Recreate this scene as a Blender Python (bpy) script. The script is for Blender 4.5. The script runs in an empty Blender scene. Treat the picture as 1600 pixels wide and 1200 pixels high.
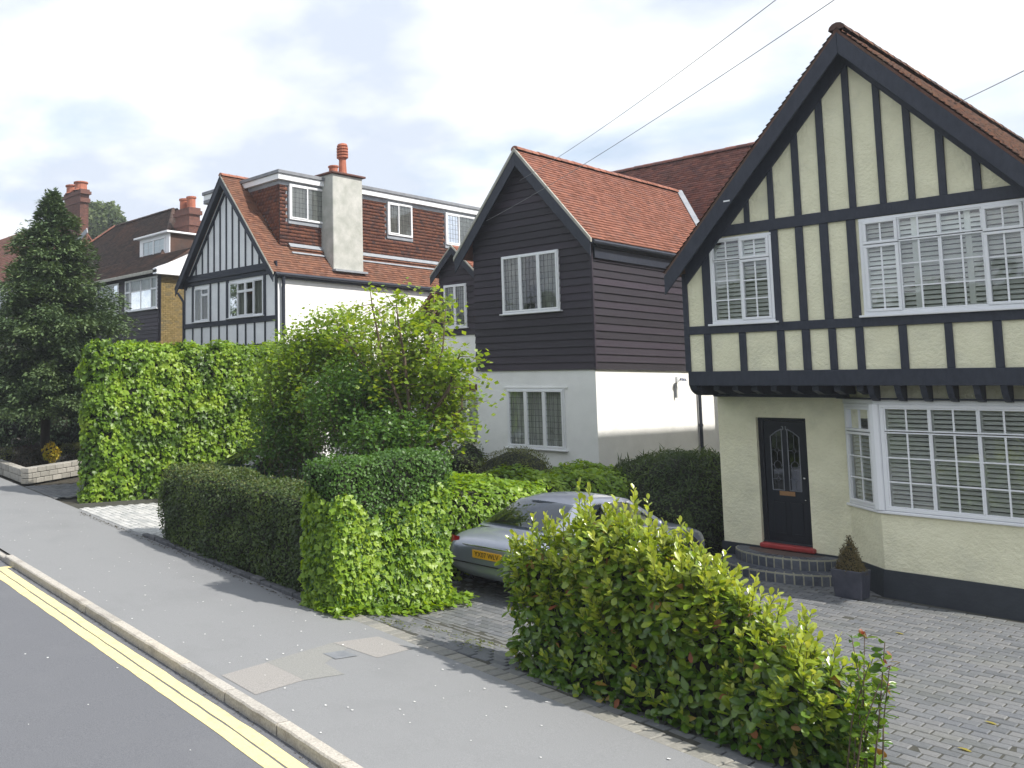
import bpy, bmesh, math, random
import numpy as np
from mathutils import Vector, Matrix, noise
from mathutils.geometry import tessellate_polygon

# ------------------------------------------------------------------ camera, sky, sun
R = random.Random(7)
NR = np.random.default_rng(7)
SC = bpy.context.scene
COL = SC.collection
YAW, PIT = math.radians(-54.062), math.radians(5.134)
F_, CX, CY, CAMH = 1352.49, 331.99, 482.08, 3.0
cd = bpy.data.cameras.new('camera'); cam = bpy.data.objects.new('camera', cd); COL.objects.link(cam)
cam.location = (0, 0, CAMH)
cam.rotation_euler = (math.pi/2 + PIT, 0, -YAW)
cd.sensor_width = 36; cd.lens = F_/1600*36
cd.shift_x = (800-CX)/1600; cd.shift_y = -(600-CY)/1600
cd.clip_start = 0.1; cd.clip_end = 2000
SC.camera = cam
SUN_PHI, SUN_EL = math.radians(16), math.radians(47.0)      # from +X towards +Y, elevation
w = bpy.data.worlds.new('World'); SC.world = w; w.use_nodes = True
nt = w.node_tree; nt.nodes.clear(); N = nt.nodes.new; L = nt.links.new
out = N('ShaderNodeOutputWorld'); bg = N('ShaderNodeBackground'); bg.inputs[1].default_value = 0.1
sky = N('ShaderNodeTexSky'); sky.sky_type = 'NISHITA'; sky.sun_disc = False
sky.sun_elevation = SUN_EL; sky.sun_rotation = math.pi/2 - SUN_PHI
sky.altitude = 50; sky.air_density = 1.2; sky.dust_density = 2.0
tc = N('ShaderNodeTexCoord'); sep = N('ShaderNodeSeparateXYZ'); L(tc.outputs['Generated'], sep.inputs[0])
zc = N('ShaderNodeMath'); zc.operation = 'MAXIMUM'; zc.inputs[1].default_value = 0.0; L(sep.outputs[2], zc.inputs[0])
za = N('ShaderNodeMath'); za.operation = 'ADD'; za.inputs[1].default_value = 0.22; L(zc.outputs[0], za.inputs[0])
dv = N('ShaderNodeVectorMath'); dv.operation = 'DIVIDE'; L(tc.outputs['Generated'], dv.inputs[0])
cz = N('ShaderNodeCombineXYZ')
for i in range(3): L(za.outputs[0], cz.inputs[i])
L(cz.outputs[0], dv.inputs[1])
n1 = N('ShaderNodeTexNoise'); n1.inputs['Scale'].default_value = 1.15; n1.inputs['Detail'].default_value = 7; n1.inputs['Roughness'].default_value = .52; n1.inputs['Distortion'].default_value = .25
mp = N('ShaderNodeMapping'); mp.inputs[1].default_value = (3.35, 1.9, 0.4); L(dv.outputs[0], mp.inputs[0]); L(mp.outputs[0], n1.inputs['Vector'])
cr = N('ShaderNodeValToRGB'); cr.color_ramp.elements[0].position = .38; cr.color_ramp.elements[0].color = (.42, .42, .42, 1)
cr.color_ramp.elements[1].position = .50; cr.color_ramp.elements[1].color = (1, 1, 1, 1); L(n1.outputs[0], cr.inputs[0])
n2 = N('ShaderNodeTexNoise'); n2.inputs['Scale'].default_value = 1.9; n2.inputs['Detail'].default_value = 8; n2.inputs['Roughness'].default_value = .5
mp2 = N('ShaderNodeMapping'); mp2.inputs[1].default_value = (8.1, 2.2, 2.0); L(dv.outputs[0], mp2.inputs[0]); L(mp2.outputs[0], n2.inputs['Vector'])
cc = N('ShaderNodeValToRGB'); cc.color_ramp.elements[0].position = .40; cc.color_ramp.elements[0].color = (3.9, 4.3, 5.0, 1)
cc.color_ramp.elements[1].position = .61; cc.color_ramp.elements[1].color = (7.0, 7.1, 7.2, 1); L(n2.outputs[0], cc.inputs[0])
mx = N('ShaderNodeMixRGB'); L(cr.outputs[0], mx.inputs[0]); L(sky.outputs[0], mx.inputs[1]); L(cc.outputs[0], mx.inputs[2])
L(mx.outputs[0], bg.inputs[0]); L(bg.outputs[0], out.inputs[0])
sd = bpy.data.lights.new('sun', 'SUN'); sd.energy = 3.1; sd.angle = math.radians(0.9); sd.color = (1, .95, .87)
sun = bpy.data.objects.new('sun', sd); COL.objects.link(sun)
SD = Vector((math.cos(SUN_PHI)*math.cos(SUN_EL), math.sin(SUN_PHI)*math.cos(SUN_EL), math.sin(SUN_EL)))
sun.rotation_euler = SD.to_track_quat('Z', 'Y').to_euler()
SC.view_settings.view_transform = 'Standard'; SC.view_settings.look = 'None'
SC.view_settings.exposure = 1.0; SC.view_settings.gamma = 1; SC.view_settings.use_curve_mapping = False
SC.render.engine = 'CYCLES'
SC.cycles.max_bounces = 8; SC.cycles.transparent_max_bounces = 12

# ------------------------------------------------------------------ measuring helpers (pixel of the 1600x1200 photo on a known plane)
fw = np.array([math.sin(YAW)*math.cos(PIT), math.cos(YAW)*math.cos(PIT), math.sin(PIT)])
rt = np.array([math.cos(YAW), -math.sin(YAW), 0.]); up_ = np.cross(rt, fw)
CAM = np.array([0, 0, CAMH])
def ray(x, y): return fw + rt*(x-CX)/F_ - up_*(y-CY)/F_
def AY(x, y, Y): d = ray(x, y); return CAM + Y/d[1]*d
def AX(x, y, X): d = ray(x, y); return CAM + X/d[0]*d
def APL(x, y, P, n):
    d = ray(x, y); n = np.array(n, float); t = (np.array(P)-CAM)@n/(d@n); return CAM + t*d
def proj(P):
    d = np.array(P, float)-CAM; ww = d@fw; return CX+F_*(d@rt)/ww, CY-F_*(d@up_)/ww, ww
SL = .015
def gz(X): return -SL*(max(min(X, 12), -45)+7.5)
AZ = math.radians(7.228)
def RP(s, t, dz=0.):           # road frame: s leftwards along the kerb, t towards the houses
    if s > 7 and t < 5: t = t - .027*(s-7) if s < 40 else t - .9
    X = -math.cos(AZ)*s + math.sin(AZ)*t; Y = math.sin(AZ)*s + math.cos(AZ)*t
    return Vector((X, Y, gz(X)+dz))
def TT(X, Y): return math.sin(AZ)*X + math.cos(AZ)*Y
def ss(a, b, x): x = min(max((x-a)/(b-a), 0), 1); return x*x*(3-2*x)
def pg(X, Y): return gz(X) - .17*ss(-9.6, -8.8, X)*ss(7.1, 8.6, TT(X, Y))

# ------------------------------------------------------------------ object helpers
def link(o, parent=None):
    COL.objects.link(o)
    if parent is not None: o.parent = parent
    return o
def world_loc(o):
    v = Vector((0, 0, 0))
    while o is not None: v = v + o.location; o = o.parent
    return v
def tag(o, label=None, cat=None, group=None, kind=None):
    if label: o['label'] = label
    if cat: o['category'] = cat
    if group: o['group'] = group
    if kind: o['kind'] = kind
    return o
def thing(name, label, cat, loc=(0, 0, 0), group=None):
    o = bpy.data.objects.new(name, None); o.location = loc; o.empty_display_size = .2
    link(o); return tag(o, label, cat, group)
def mesh_np(name, V, F, mat, parent=None, tint=None, origin=None, smooth=False):
    """V (n,3) world coords; F list of index tuples or (m,k) array"""
    V = np.asarray(V, dtype=np.float32)
    if parent is not None and origin is None: origin = world_loc(parent)
    if origin is not None: V = V - np.array(origin, dtype=np.float32)
    me = bpy.data.meshes.new(name)
    if isinstance(F, np.ndarray):
        m, k = F.shape
        me.vertices.add(len(V)); me.vertices.foreach_set('co', V.ravel())
        me.loops.add(m*k); me.loops.foreach_set('vertex_index', F.astype(np.int32).ravel())
        me.polygons.add(m); me.polygons.foreach_set('loop_start', np.arange(0, m*k, k, dtype=np.int32))
        me.update(calc_edges=True)
    else:
        me.from_pydata([tuple(map(float, v)) for v in V], [], F)
    if tint is not None:
        at = me.attributes.new('tint', 'FLOAT', 'FACE'); at.data.foreach_set('value', np.asarray(tint, dtype=np.float32))
    if smooth: me.polygons.foreach_set('use_smooth', np.ones(len(me.polygons), dtype=bool))
    me.update()
    if mat is not None: me.materials.append(mat)
    o = bpy.data.objects.new(name, me)
    if parent is None and origin is not None: o.location = origin
    return link(o, parent)
def text_mesh(name, body, size, ext, m, parent=None):
    cu = bpy.data.curves.new(name, 'FONT'); cu.body = body; cu.size = size; cu.extrude = ext; cu.align_x = 'CENTER'; cu.resolution_u = 3
    t = bpy.data.objects.new(name+'_curve', cu); COL.objects.link(t)
    bpy.context.view_layer.update(); me = bpy.data.meshes.new_from_object(t.evaluated_get(bpy.context.evaluated_depsgraph_get()))
    bpy.data.objects.remove(t); me.materials.clear(); me.materials.append(m)
    return link(bpy.data.objects.new(name, me), parent)
class MB:
    def __init__(s): s.v = []; s.f = []; s.t = []
    def add(s, V, F, tint=.5):
        b = len(s.v); s.v += [tuple(map(float, x)) for x in V]; s.f += [tuple(b+i for i in f) for f in F]; s.t += [tint]*len(F); return s
    def box(s, x0, y0, z0, x1, y1, z1, tint=.5):
        x0, x1 = sorted((x0, x1)); y0, y1 = sorted((y0, y1)); z0, z1 = sorted((z0, z1))
        return s.add([(x0,y0,z0),(x1,y0,z0),(x1,y1,z0),(x0,y1,z0),(x0,y0,z1),(x1,y0,z1),(x1,y1,z1),(x0,y1,z1)],
                     [(0,3,2,1),(4,5,6,7),(0,1,5,4),(1,2,6,5),(2,3,7,6),(3,0,4,7)], tint)
    def obox(s, c, a, b, n, tint=.5):      # centre, half vectors (right handed a x b = n)
        c, a, b, n = (Vector(q) for q in (c, a, b, n))
        P = [c-a-b-n, c+a-b-n, c+a+b-n, c-a+b-n, c-a-b+n, c+a-b+n, c+a+b+n, c-a+b+n]
        return s.add(P, [(0,3,2,1),(4,5,6,7),(0,1,5,4),(1,2,6,5),(2,3,7,6),(3,0,4,7)], tint)
    def beam(s, p, q, wdt, nrm, dep, tint=.5):   # bar from p to q, width in plane, depth along nrm, back face at p-q line
        p, q, nrm = Vector(p), Vector(q), Vector(nrm).normalized()
        d = (q-p); c = (p+q)/2 + nrm*dep/2; side = nrm.cross(d).normalized()
        return s.obox(c, d/2, side*wdt/2, nrm*dep/2, tint) if True else s
    def prism(s, P, off, tint=.5):
        n = len(P); off = Vector(off); P = [Vector(p) for p in P]
        V = P + [p+off for p in P]
        F = [tuple(range(n-1, -1, -1)), tuple(range(n, 2*n))] + [(i, (i+1) % n, n+(i+1) % n, n+i) for i in range(n)]
        return s.add(V, F, tint)
    def tube(s, pts, rad, n=6, cap=True, tint=.5):
        pts = [Vector(p) for p in pts]
        if not hasattr(rad, '__len__'): rad = [rad]*len(pts)
        b = len(s.v); ref = Vector((0, 0, 1))
        for i, p in enumerate(pts):
            d = (pts[min(i+1, len(pts)-1)]-pts[max(i-1, 0)]).normalized()
            r = ref if abs(d.z) < .9 else Vector((1, 0, 0))
            u = d.cross(r).normalized(); v = d.cross(u)
            for k in range(n):
                a = 2*math.pi*k/n; s.v.append(tuple(p+(u*math.cos(a)+v*math.sin(a))*rad[i]))
        for i in range(len(pts)-1):
            for k in range(n):
                s.f.append((b+i*n+k, b+i*n+(k+1) % n, b+(i+1)*n+(k+1) % n, b+(i+1)*n+k)); s.t.append(tint)
        if cap:
            s.f.append(tuple(b+k for k in range(n-1, -1, -1))); s.f.append(tuple(b+(len(pts)-1)*n+k for k in range(n))); s.t += [tint, tint]
        return s
    def lathe(s, c, prof, n=16, tint=.5):    # prof [(r,z)]
        b = len(s.v)
        for r, z in prof:
            for k in range(n):
                a = 2*math.pi*k/n; s.v.append((c[0]+r*math.cos(a), c[1]+r*math.sin(a), c[2]+z))
        for i in range(len(prof)-1):
            for k in range(n): s.f.append((b+i*n+k, b+i*n+(k+1) % n, b+(i+1)*n+(k+1) % n, b+(i+1)*n+k)); s.t.append(tint)
        s.f.append(tuple(b+(len(prof)-1)*n+k for k in range(n))); s.t.append(tint)
        return s
    def build(s, name, mat, parent=None, bevel=0, smooth=False, origin=None, kind=None):
        o = mesh_np(name, np.array(s.v), s.f, mat, parent, s.t, origin, smooth)
        # consistent outward normals
        bm = bmesh.new(); bm.from_mesh(o.data); bmesh.ops.recalc_face_normals(bm, faces=bm.faces); bm.to_mesh(o.data); bm.free()
        if bevel:
            m = o.modifiers.new('bevel', 'BEVEL'); m.width = bevel; m.segments = 1; m.limit_method = 'ANGLE'
        if kind: o['kind'] = kind
        return o

# ------------------------------------------------------------------ materials
MATS = {}
def new_mat(name):
    m = bpy.data.materials.new(name); m.use_nodes = True; t = m.node_tree
    return m, t, t.nodes.new, t.links.new, t.nodes['Principled BSDF']
def mat(name, col, rough=.7, col2=None, scale=5, detail=4, bump=0, bscale=40, metal=0, spec=.5, tint=None, tint_cols=None,
        stain=0, stain_col=(.05, .05, .04), stain_scale=1.2, coat=0, stretch=(1, 1, 1), bump2=0, b2scale=8, objrand=0):
    """procedural material: two-colour noise, optional per-piece tint ramp, stains, two levels of bump"""
    m, t, N, L, b = new_mat(name)
    b.inputs['Roughness'].default_value = rough; b.inputs['Metallic'].default_value = metal
    b.inputs['Specular IOR Level'].default_value = spec
    if coat: b.inputs['Coat Weight'].default_value = coat; b.inputs['Coat Roughness'].default_value = .05
    geo = N('ShaderNodeNewGeometry'); mp = N('ShaderNodeMapping'); mp.inputs['Scale'].default_value = stretch
    L(geo.outputs['Position'], mp.inputs[0])
    n = N('ShaderNodeTexNoise'); n.inputs['Scale'].default_value = scale; n.inputs['Detail'].default_value = detail; n.inputs['Roughness'].default_value = .6
    L(mp.outputs[0], n.inputs['Vector'])
    c2 = col2 or tuple(c*.78 for c in col)
    ramp = N('ShaderNodeValToRGB'); ramp.color_ramp.elements[0].position = .35; ramp.color_ramp.elements[1].position = .65
    ramp.color_ramp.elements[0].color = (*c2, 1); ramp.color_ramp.elements[1].color = (*col, 1); L(n.outputs[0], ramp.inputs[0])
    cur = ramp.outputs[0]
    if tint_cols:
        a = N('ShaderNodeAttribute'); a.attribute_name = 'tint'; tr = N('ShaderNodeValToRGB')
        src = a.outputs['Fac']
        if objrand:
            oi = N('ShaderNodeObjectInfo'); ad = N('ShaderNodeMath'); ad.operation = 'ADD'; L(src, ad.inputs[0]); L(oi.outputs['Random'], ad.inputs[1])
            fr = N('ShaderNodeMath'); fr.operation = 'FRACT'; L(ad.outputs[0], fr.inputs[0]); src = fr.outputs[0]
        L(src, tr.inputs[0]); e = tr.color_ramp.elements
        while len(e) < len(tint_cols): e.new(.5)
        for i, c in enumerate(tint_cols): e[i].position = i/(len(tint_cols)-1); e[i].color = (*c, 1)
        mm = N('ShaderNodeMixRGB'); mm.blend_type = 'MULTIPLY'; mm.inputs[0].default_value = 1; L(tr.outputs[0], mm.inputs[1]); L(cur, mm.inputs[2]); cur = mm.outputs[0]
    if stain:
        n3 = N('ShaderNodeTexNoise'); n3.inputs['Scale'].default_value = stain_scale; n3.inputs['Detail'].default_value = 8; n3.inputs['Roughness'].default_value = .65
        L(geo.outputs['Position'], n3.inputs['Vector']); r3 = N('ShaderNodeValToRGB'); r3.color_ramp.elements[0].position = .5; r3.color_ramp.elements[1].position = .75
        r3.color_ramp.elements[0].color = (0, 0, 0, 1); r3.color_ramp.elements[1].color = (stain,)*3+(1,); L(n3.outputs[0], r3.inputs[0])
        mm = N('ShaderNodeMixRGB'); L(r3.outputs[0], mm.inputs[0]); L(cur, mm.inputs[1]); mm.inputs[2].default_value = (*stain_col, 1); cur = mm.outputs[0]
    L(cur, b.inputs['Base Color'])
    if bump:
        n4 = N('ShaderNodeTexNoise'); n4.inputs['Scale'].default_value = bscale; n4.inputs['Detail'].default_value = 5; L(mp.outputs[0], n4.inputs['Vector'])
        bp = N('ShaderNodeBump'); bp.inputs['Strength'].default_value = 1; bp.inputs['Distance'].default_value = bump; L(n4.outputs[0], bp.inputs['Height'])
        L(bp.outputs[0], b.inputs['Normal'])
        if bump2:
            n5 = N('ShaderNodeTexNoise'); n5.inputs['Scale'].default_value = b2scale; n5.inputs['Detail'].default_value = 2; L(geo.outputs['Position'], n5.inputs['Vector'])
            bq = N('ShaderNodeBump'); bq.inputs['Strength'].default_value = 1; bq.inputs['Distance'].default_value = bump2
            L(n5.outputs[0], bq.inputs['Height']); L(bq.outputs[0], bp.inputs['Normal'])
    MATS[name] = m
    return m
def leaf_mat(name, cols, rough=.42, trans=.35, spec=.5):
    m, t, N, L, b = new_mat(name)
    a = N('ShaderNodeAttribute'); a.attribute_name = 'tint'; tr = N('ShaderNodeValToRGB'); e = tr.color_ramp.elements
    while len(e) < len(cols): e.new(.5)
    for i, c in enumerate(cols): e[i].position = i/(len(cols)-1); e[i].color = (*c, 1)
    oi = N('ShaderNodeObjectInfo')
    L(a.outputs['Fac'], tr.inputs[0])
    L(tr.outputs[0], b.inputs['Base Color']); b.inputs['Roughness'].default_value = rough; b.inputs['Specular IOR Level'].default_value = spec
    tl = N('ShaderNodeBsdfTranslucent'); hs = N('ShaderNodeHueSaturation'); hs.inputs['Hue'].default_value = .48; hs.inputs['Saturation'].default_value = 1.1; hs.inputs['Value'].default_value = 1.6
    L(tr.outputs[0], hs.inputs['Color']); L(hs.outputs[0], tl.inputs[0])
    ms = N('ShaderNodeMixShader'); ms.inputs[0].default_value = trans; L(b.outputs[0], ms.inputs[1]); L(tl.outputs[0], ms.inputs[2])
    L(ms.outputs[0], t.nodes['Material Output'].inputs[0]); MATS[name] = m
    return m
def glass_mat(name, tintc=(.93, .96, .95), base=.07):
    m, t, N, L, b = new_mat(name); t.nodes.remove(b)
    tr = N('ShaderNodeBsdfTransparent'); tr.inputs[0].default_value = (*tintc, 1)
    gl = N('ShaderNodeBsdfGlossy'); gl.inputs['Roughness'].default_value = .03; gl.inputs[0].default_value = (.95, .97, 1, 1)
    fr = N('ShaderNodeLayerWeight'); fr.inputs[0].default_value = .35
    ad = N('ShaderNodeMath'); ad.operation = 'MULTIPLY_ADD'; ad.inputs[1].default_value = .8; ad.inputs[2].default_value = base; ad.use_clamp = True; L(fr.outputs['Fresnel'], ad.inputs[0])
    geo = N('ShaderNodeNewGeometry'); n = N('ShaderNodeTexNoise'); n.inputs['Scale'].default_value = 2.2; L(geo.outputs['Position'], n.inputs['Vector'])
    bp = N('ShaderNodeBump'); bp.inputs['Distance'].default_value = .006; L(n.outputs[0], bp.inputs['Height']); L(bp.outputs[0], gl.inputs['Normal'])
    ms = N('ShaderNodeMixShader'); L(ad.outputs[0], ms.inputs[0]); L(tr.outputs[0], ms.inputs[1]); L(gl.outputs[0], ms.inputs[2])
    L(ms.outputs[0], t.nodes['Material Output'].inputs[0]); MATS[name] = m; return m

CREAM = mat('cream_roughcast', (.84, .81, .60), .9, (.76, .73, .53), 3, 5, bump=.020, bscale=20, bump2=.008, b2scale=60, stain=.45, stain_col=(.52, .51, .40), stain_scale=1.6, spec=.2)
WHITER = mat('white_render', (.87, .87, .86), .9, (.81, .81, .80), 2, 5, bump=.005, bscale=35, stain=.22, stain_col=(.45, .45, .42), stain_scale=1.1, spec=.2)
WHITEP = mat('white_plaster_panel', (.86, .87, .89), .9, (.78, .79, .82), 3, 5, bump=.004, bscale=30, spec=.2)
GREYR = mat('grey_chimney_render', (.50, .50, .47), .9, (.36, .37, .34), 2.5, 7, bump=.006, bscale=30, stain=.5, stain_col=(.25, .27, .22), stain_scale=1.5)
BLACKT = mat('black_timber', (.017, .022, .036), .55, (.026, .031, .048), 6, 4, bump=.004, bscale=14, stretch=(3, 3, 1), spec=.4, stain=.35, stain_col=(.05, .055, .07), stain_scale=2.5)
BOARD = mat('black_weatherboard', (.021, .016, .025), .6, (.028, .022, .033), 4, 5, bump=.003, bscale=30, stretch=(1, 1, 9), spec=.4, tint_cols=[(.65, .65, .65), (1, 1, 1), (1.4, 1.32, 1.32)], objrand=1)
PLINTH = mat('black_plinth_paint', (.012, .017, .026), .6, (.02, .026, .036), 3, 4, bump=.004, bscale=20)
UPVC = mat('white_frame', (.80, .81, .83), .35, (.77, .78, .80), 2, 2, spec=.5)
SLATM = mat('shutter_white', (.82, .82, .78), .5, (.78, .78, .74), 2, 2)
LEADM = mat('lead_grey', (.16, .17, .19), .55, (.24, .25, .27), 5, 5, bump=.002, bscale=20)
LEADB = mat('lead_came', (.05, .05, .055), .5)
CURT = mat('net_curtain', (.50, .50, .46), .9, (.30, .30, .28), 2, 3, stretch=(9, 9, .4))
GLASS = glass_mat('window_glass'); GLASSD = glass_mat('dark_glass', (.22, .25, .25), .06)
TILEO = mat('clay_tiles_orange', (1, 1, 1), .85, (.78, .78, .78), 9, 4, bump=.002, bscale=60, tint_cols=[(.22, .090, .062), (.31, .130, .088), (.36, .155, .108), (.24, .118, .095)], stain=.35, stain_col=(.13, .09, .065), stain_scale=1.3, spec=.25, objrand=1)
TILER = mat('clay_tiles_red_brown', (1, 1, 1), .85, (.75, .75, .75), 9, 4, bump=.002, bscale=60, tint_cols=[(.12, .052, .045), (.20, .078, .060), (.25, .105, .078), (.15, .073, .068)], stain=.35, stain_col=(.10, .08, .07), stain_scale=1.6, spec=.25, objrand=1)
TILEB = mat('weathered_tiles_brown', (1, 1, 1), .9, (.7, .7, .7), 7, 5, bump=.002, bscale=50, tint_cols=[(.07, .045, .040), (.12, .068, .055), (.20, .09, .055), (.10, .072, .065)], stain=.6, stain_col=(.10, .085, .055), stain_scale=1.3, spec=.2, objrand=1)
TILEM = mat('clay_tiles_brown_orange', (1, 1, 1), .85, (.75, .75, .75), 9, 4, bump=.002, bscale=60, tint_cols=[(.15, .07, .05), (.24, .11, .07), (.29, .14, .09), (.19, .10, .075)], stain=.5, stain_col=(.15, .10, .07), stain_scale=1.4, spec=.25, objrand=1)
TILEH = mat('hung_tiles', (1, 1, 1), .85, (.7, .7, .7), 12, 4, bump=.002, bscale=50, tint_cols=[(.13, .062, .055), (.20, .085, .060), (.26, .11, .070), (.10, .066, .066)], stain=.4, stain_col=(.10, .06, .055), stain_scale=1.8, spec=.25, objrand=1)
TILED = mat('dark_brown_tiles', (1, 1, 1), .9, (.7, .7, .7), 5, 5, bump=.003, bscale=30, tint_cols=[(.045, .036, .032), (.075, .052, .045), (.09, .06, .05)], stain=.5, stain_col=(.17, .075, .045), stain_scale=.55, spec=.2, objrand=1)
MORTAR = mat('verge_mortar', (.42, .41, .37), .9, (.33, .32, .28), 8, 4, bump=.004, bscale=30)
BRICKC = mat('chimney_brick', (.16, .065, .045), .9, (.09, .045, .04), 12, 4, bump=.004, bscale=25, tint_cols=[(.7, .7, .7), (1, 1, 1), (1.3, 1.2, 1.1)])
POTM = mat('terracotta_pot', (.42, .14, .08), .8, (.30, .10, .06), 6, 3)
BRICKY = mat('yellow_stock_brick', (1, 1, 1), .9, (.75, .75, .75), 8, 4, bump=.003, bscale=30, tint_cols=[(.20, .15, .06), (.27, .20, .085), (.17, .14, .075)], spec=.2)
ASPH = mat('road_asphalt', (.16, .165, .18), .85, (.108, .113, .126), 110, 3, bump=.005, bscale=120, stain=.5, stain_col=(.17, .175, .185), stain_scale=.7, spec=.3)
PAVE = mat('pavement_asphalt', (.25, .255, .26), .9, (.185, .19, .197), 130, 5, bump=.003, bscale=140, stain=.75, stain_col=(.185, .19, .195), stain_scale=.8, spec=.3)
PATCH1 = mat('pinkish_patch_asphalt', (.32, .305, .29), .9, (.23, .222, .212), 80, 4, bump=.002, bscale=120, spec=.3)
PATCH2 = mat('grey_patch_asphalt', (.27, .27, .255), .9, (.20, .202, .195), 70, 4, bump=.002, bscale=150, spec=.3)
KERB = mat('granite_kerb', (.50, .475, .43), .85, (.34, .32, .29), 45, 5, bump=.006, bscale=40, stain=.7, stain_col=(.17, .15, .13), stain_scale=2.5, spec=.3, tint_cols=[(.85, .85, .85), (1, 1, 1), (1.1, 1.07, 1.0)], objrand=1)
KERBD = mat('dark_edging_stone', (.10, .105, .115), .85, (.06, .063, .07), 20, 5, bump=.003, bscale=40, tint_cols=[(.7, .7, .7), (1, 1, 1), (1.3, 1.25, 1.2)], objrand=1)
YELL = mat('yellow_line_paint', (.82, .70, .32), .7, (.68, .58, .28), 60, 5, bump=.001, bscale=120, stain=.85, stain_col=(.30, .28, .22), stain_scale=9)
PAVER = mat('block_paver', (1, 1, 1), .8, (.8, .8, .8), 40, 4, bump=.002, bscale=60, tint_cols=[(.11, .117, .125), (.15, .157, .166), (.178, .18, .182), (.13, .138, .152)], stain=.3, stain_col=(.13, .135, .09), stain_scale=1.1, spec=.35, objrand=1)
PAVERE = mat('edge_paver', (1, 1, 1), .85, (.8, .8, .8), 30, 4, bump=.002, bscale=60, tint_cols=[(.23, .225, .20), (.29, .28, .25), (.20, .20, .19)], spec=.3, objrand=1)
SETT = mat('pale_granite_sett', (1, 1, 1), .85, (.8, .8, .8), 30, 4, bump=.003, bscale=40, tint_cols=[(.34, .35, .35), (.46, .46, .45), (.54, .54, .53)], objrand=1)
SAND = mat('jointing_sand', (.060, .058, .046), .95, (.035, .036, .030), 20, 4, bump=.004, bscale=60)
SOIL = mat('soil', (.055, .045, .033), .95, (.03, .03, .02), 6, 6, bump=.02, bscale=12)
GRASS = mat('grass_ground', (.05, .085, .022), .95, (.035, .06, .02), 3, 6, bump=.02, bscale=20)
REDP = mat('red_threshold', (.36, .03, .03), .5, (.26, .025, .022), 5, 3)
DARKWD = mat('interior_floor', (.06, .05, .04), .8)
BLACKD = mat('black_door_gloss', (.006, .008, .014), .4, (.007, .009, .015), 3, 2, spec=.35)
BRASS = mat('brass', (.45, .25, .12), .35, metal=.8)
CHROME = mat('chrome', (.75, .76, .78), .15, metal=1)
BLUEB = mat('blue_engineering_brick', (.085, .095, .115), .6, (.055, .062, .08), 14, 4, bump=.003, bscale=40, tint_cols=[(.75, .75, .8), (1, 1, 1), (1.35, 1.3, 1.25)], objrand=1)
MORTY = mat('pale_mortar', (.34, .33, .25), .95, (.26, .25, .19), 10, 4)
RUSTT = mat('rusty_quarry_tile', (.13, .075, .055), .8, (.08, .06, .055), 3, 4)
PLANTM = mat('slate_planter', (.035, .038, .055), .45, (.06, .062, .085), 6, 6, bump=.004, bscale=15)
BARK = mat('bark', (.16, .11, .075), .9, (.09, .065, .045), 14, 5, bump=.006, bscale=30, stretch=(1, 1, .3))
BARKD = mat('dark_bark', (.045, .035, .028), .95, (.025, .02, .016), 10, 5, bump=.01, bscale=20, stretch=(1, 1, .3))
TWIG = mat('inner_twigs', (.022, .026, .012), .95, (.012, .014, .008), 14, 5, bump=.03, bscale=16)
STONEW = mat('pale_stone_block', (1, 1, 1), .9, (.78, .78, .78), 12, 5, bump=.004, bscale=30, tint_cols=[(.28, .27, .24), (.36, .345, .31), (.42, .40, .36)], objrand=1)
CARP = mat('silver_car_paint', (.25, .275, .34), .38, (.24, .265, .33), 3, 2, metal=.45, coat=.8)
CARG = mat('dark_green_car_paint', (.03, .06, .055), .3, metal=.5, coat=1)
CARK = mat('grey_car_paint', (.10, .10, .11), .3, metal=.5, coat=1)
RUB = mat('rubber', (.018, .018, .02), .7)
TAILR = mat('tail_light_red', (.45, .015, .02), .2, coat=1)
PLATEY = mat('plate_yellow', (.80, .42, .02), .45)
INK = mat('black_ink', (.01, .01, .012), .5)
SIGNR = mat('sign_red', (.55, .03, .03), .5)
SIGNW = mat('sign_white', (.78, .80, .82), .5)
PETAL = mat('white_petal', (.80, .80, .78), .7)
L_IVY = leaf_mat('ivy_leaves', [(.06, .125, .013), (.135, .24, .020), (.205, .34, .030), (.29, .41, .048)], .42, .38)
L_IVYD = leaf_mat('dark_ivy_leaves', [(.02, .06, .018), (.035, .095, .022), (.06, .15, .03), (.10, .21, .04)], .3, .25)
L_PRIV = leaf_mat('privet_leaves', [(.036, .092, .014), (.060, .14, .020), (.095, .20, .030)], .5, .3)
L_DARK = leaf_mat('dark_hedge_leaves', [(.028, .054, .014), (.050, .088, .020), (.078, .125, .027), (.125, .18, .040)], .5, .3)
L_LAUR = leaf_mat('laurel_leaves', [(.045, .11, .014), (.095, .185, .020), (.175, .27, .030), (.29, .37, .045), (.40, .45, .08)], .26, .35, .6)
L_LAURO = leaf_mat('old_laurel_leaves', [(.30, .28, .05), (.35, .20, .04), (.30, .09, .04)], .4, .3)
L_TREE = leaf_mat('young_tree_leaves', [(.08, .155, .02), (.14, .24, .025), (.21, .32, .035), (.30, .37, .06)], .45, .45)
L_SHRUB = leaf_mat('shrub_leaves', [(.042, .105, .022), (.070, .155, .028), (.105, .21, .035), (.15, .27, .05)], .4, .4)
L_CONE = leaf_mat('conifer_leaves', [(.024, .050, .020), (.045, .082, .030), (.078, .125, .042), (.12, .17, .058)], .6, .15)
L_BRN = leaf_mat('brown_heather_leaves', [(.03, .026, .018), (.05, .045, .022), (.07, .05, .035)], .6, .2)
L_YEL = leaf_mat('yellow_leaves', [(.45, .36, .02), (.60, .48, .03), (.35, .40, .05)], .5, .4)
L_OLIVE = leaf_mat('olive_leaves', [(.07, .09, .022), (.11, .13, .03), (.15, .17, .04)], .5, .3)
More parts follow.
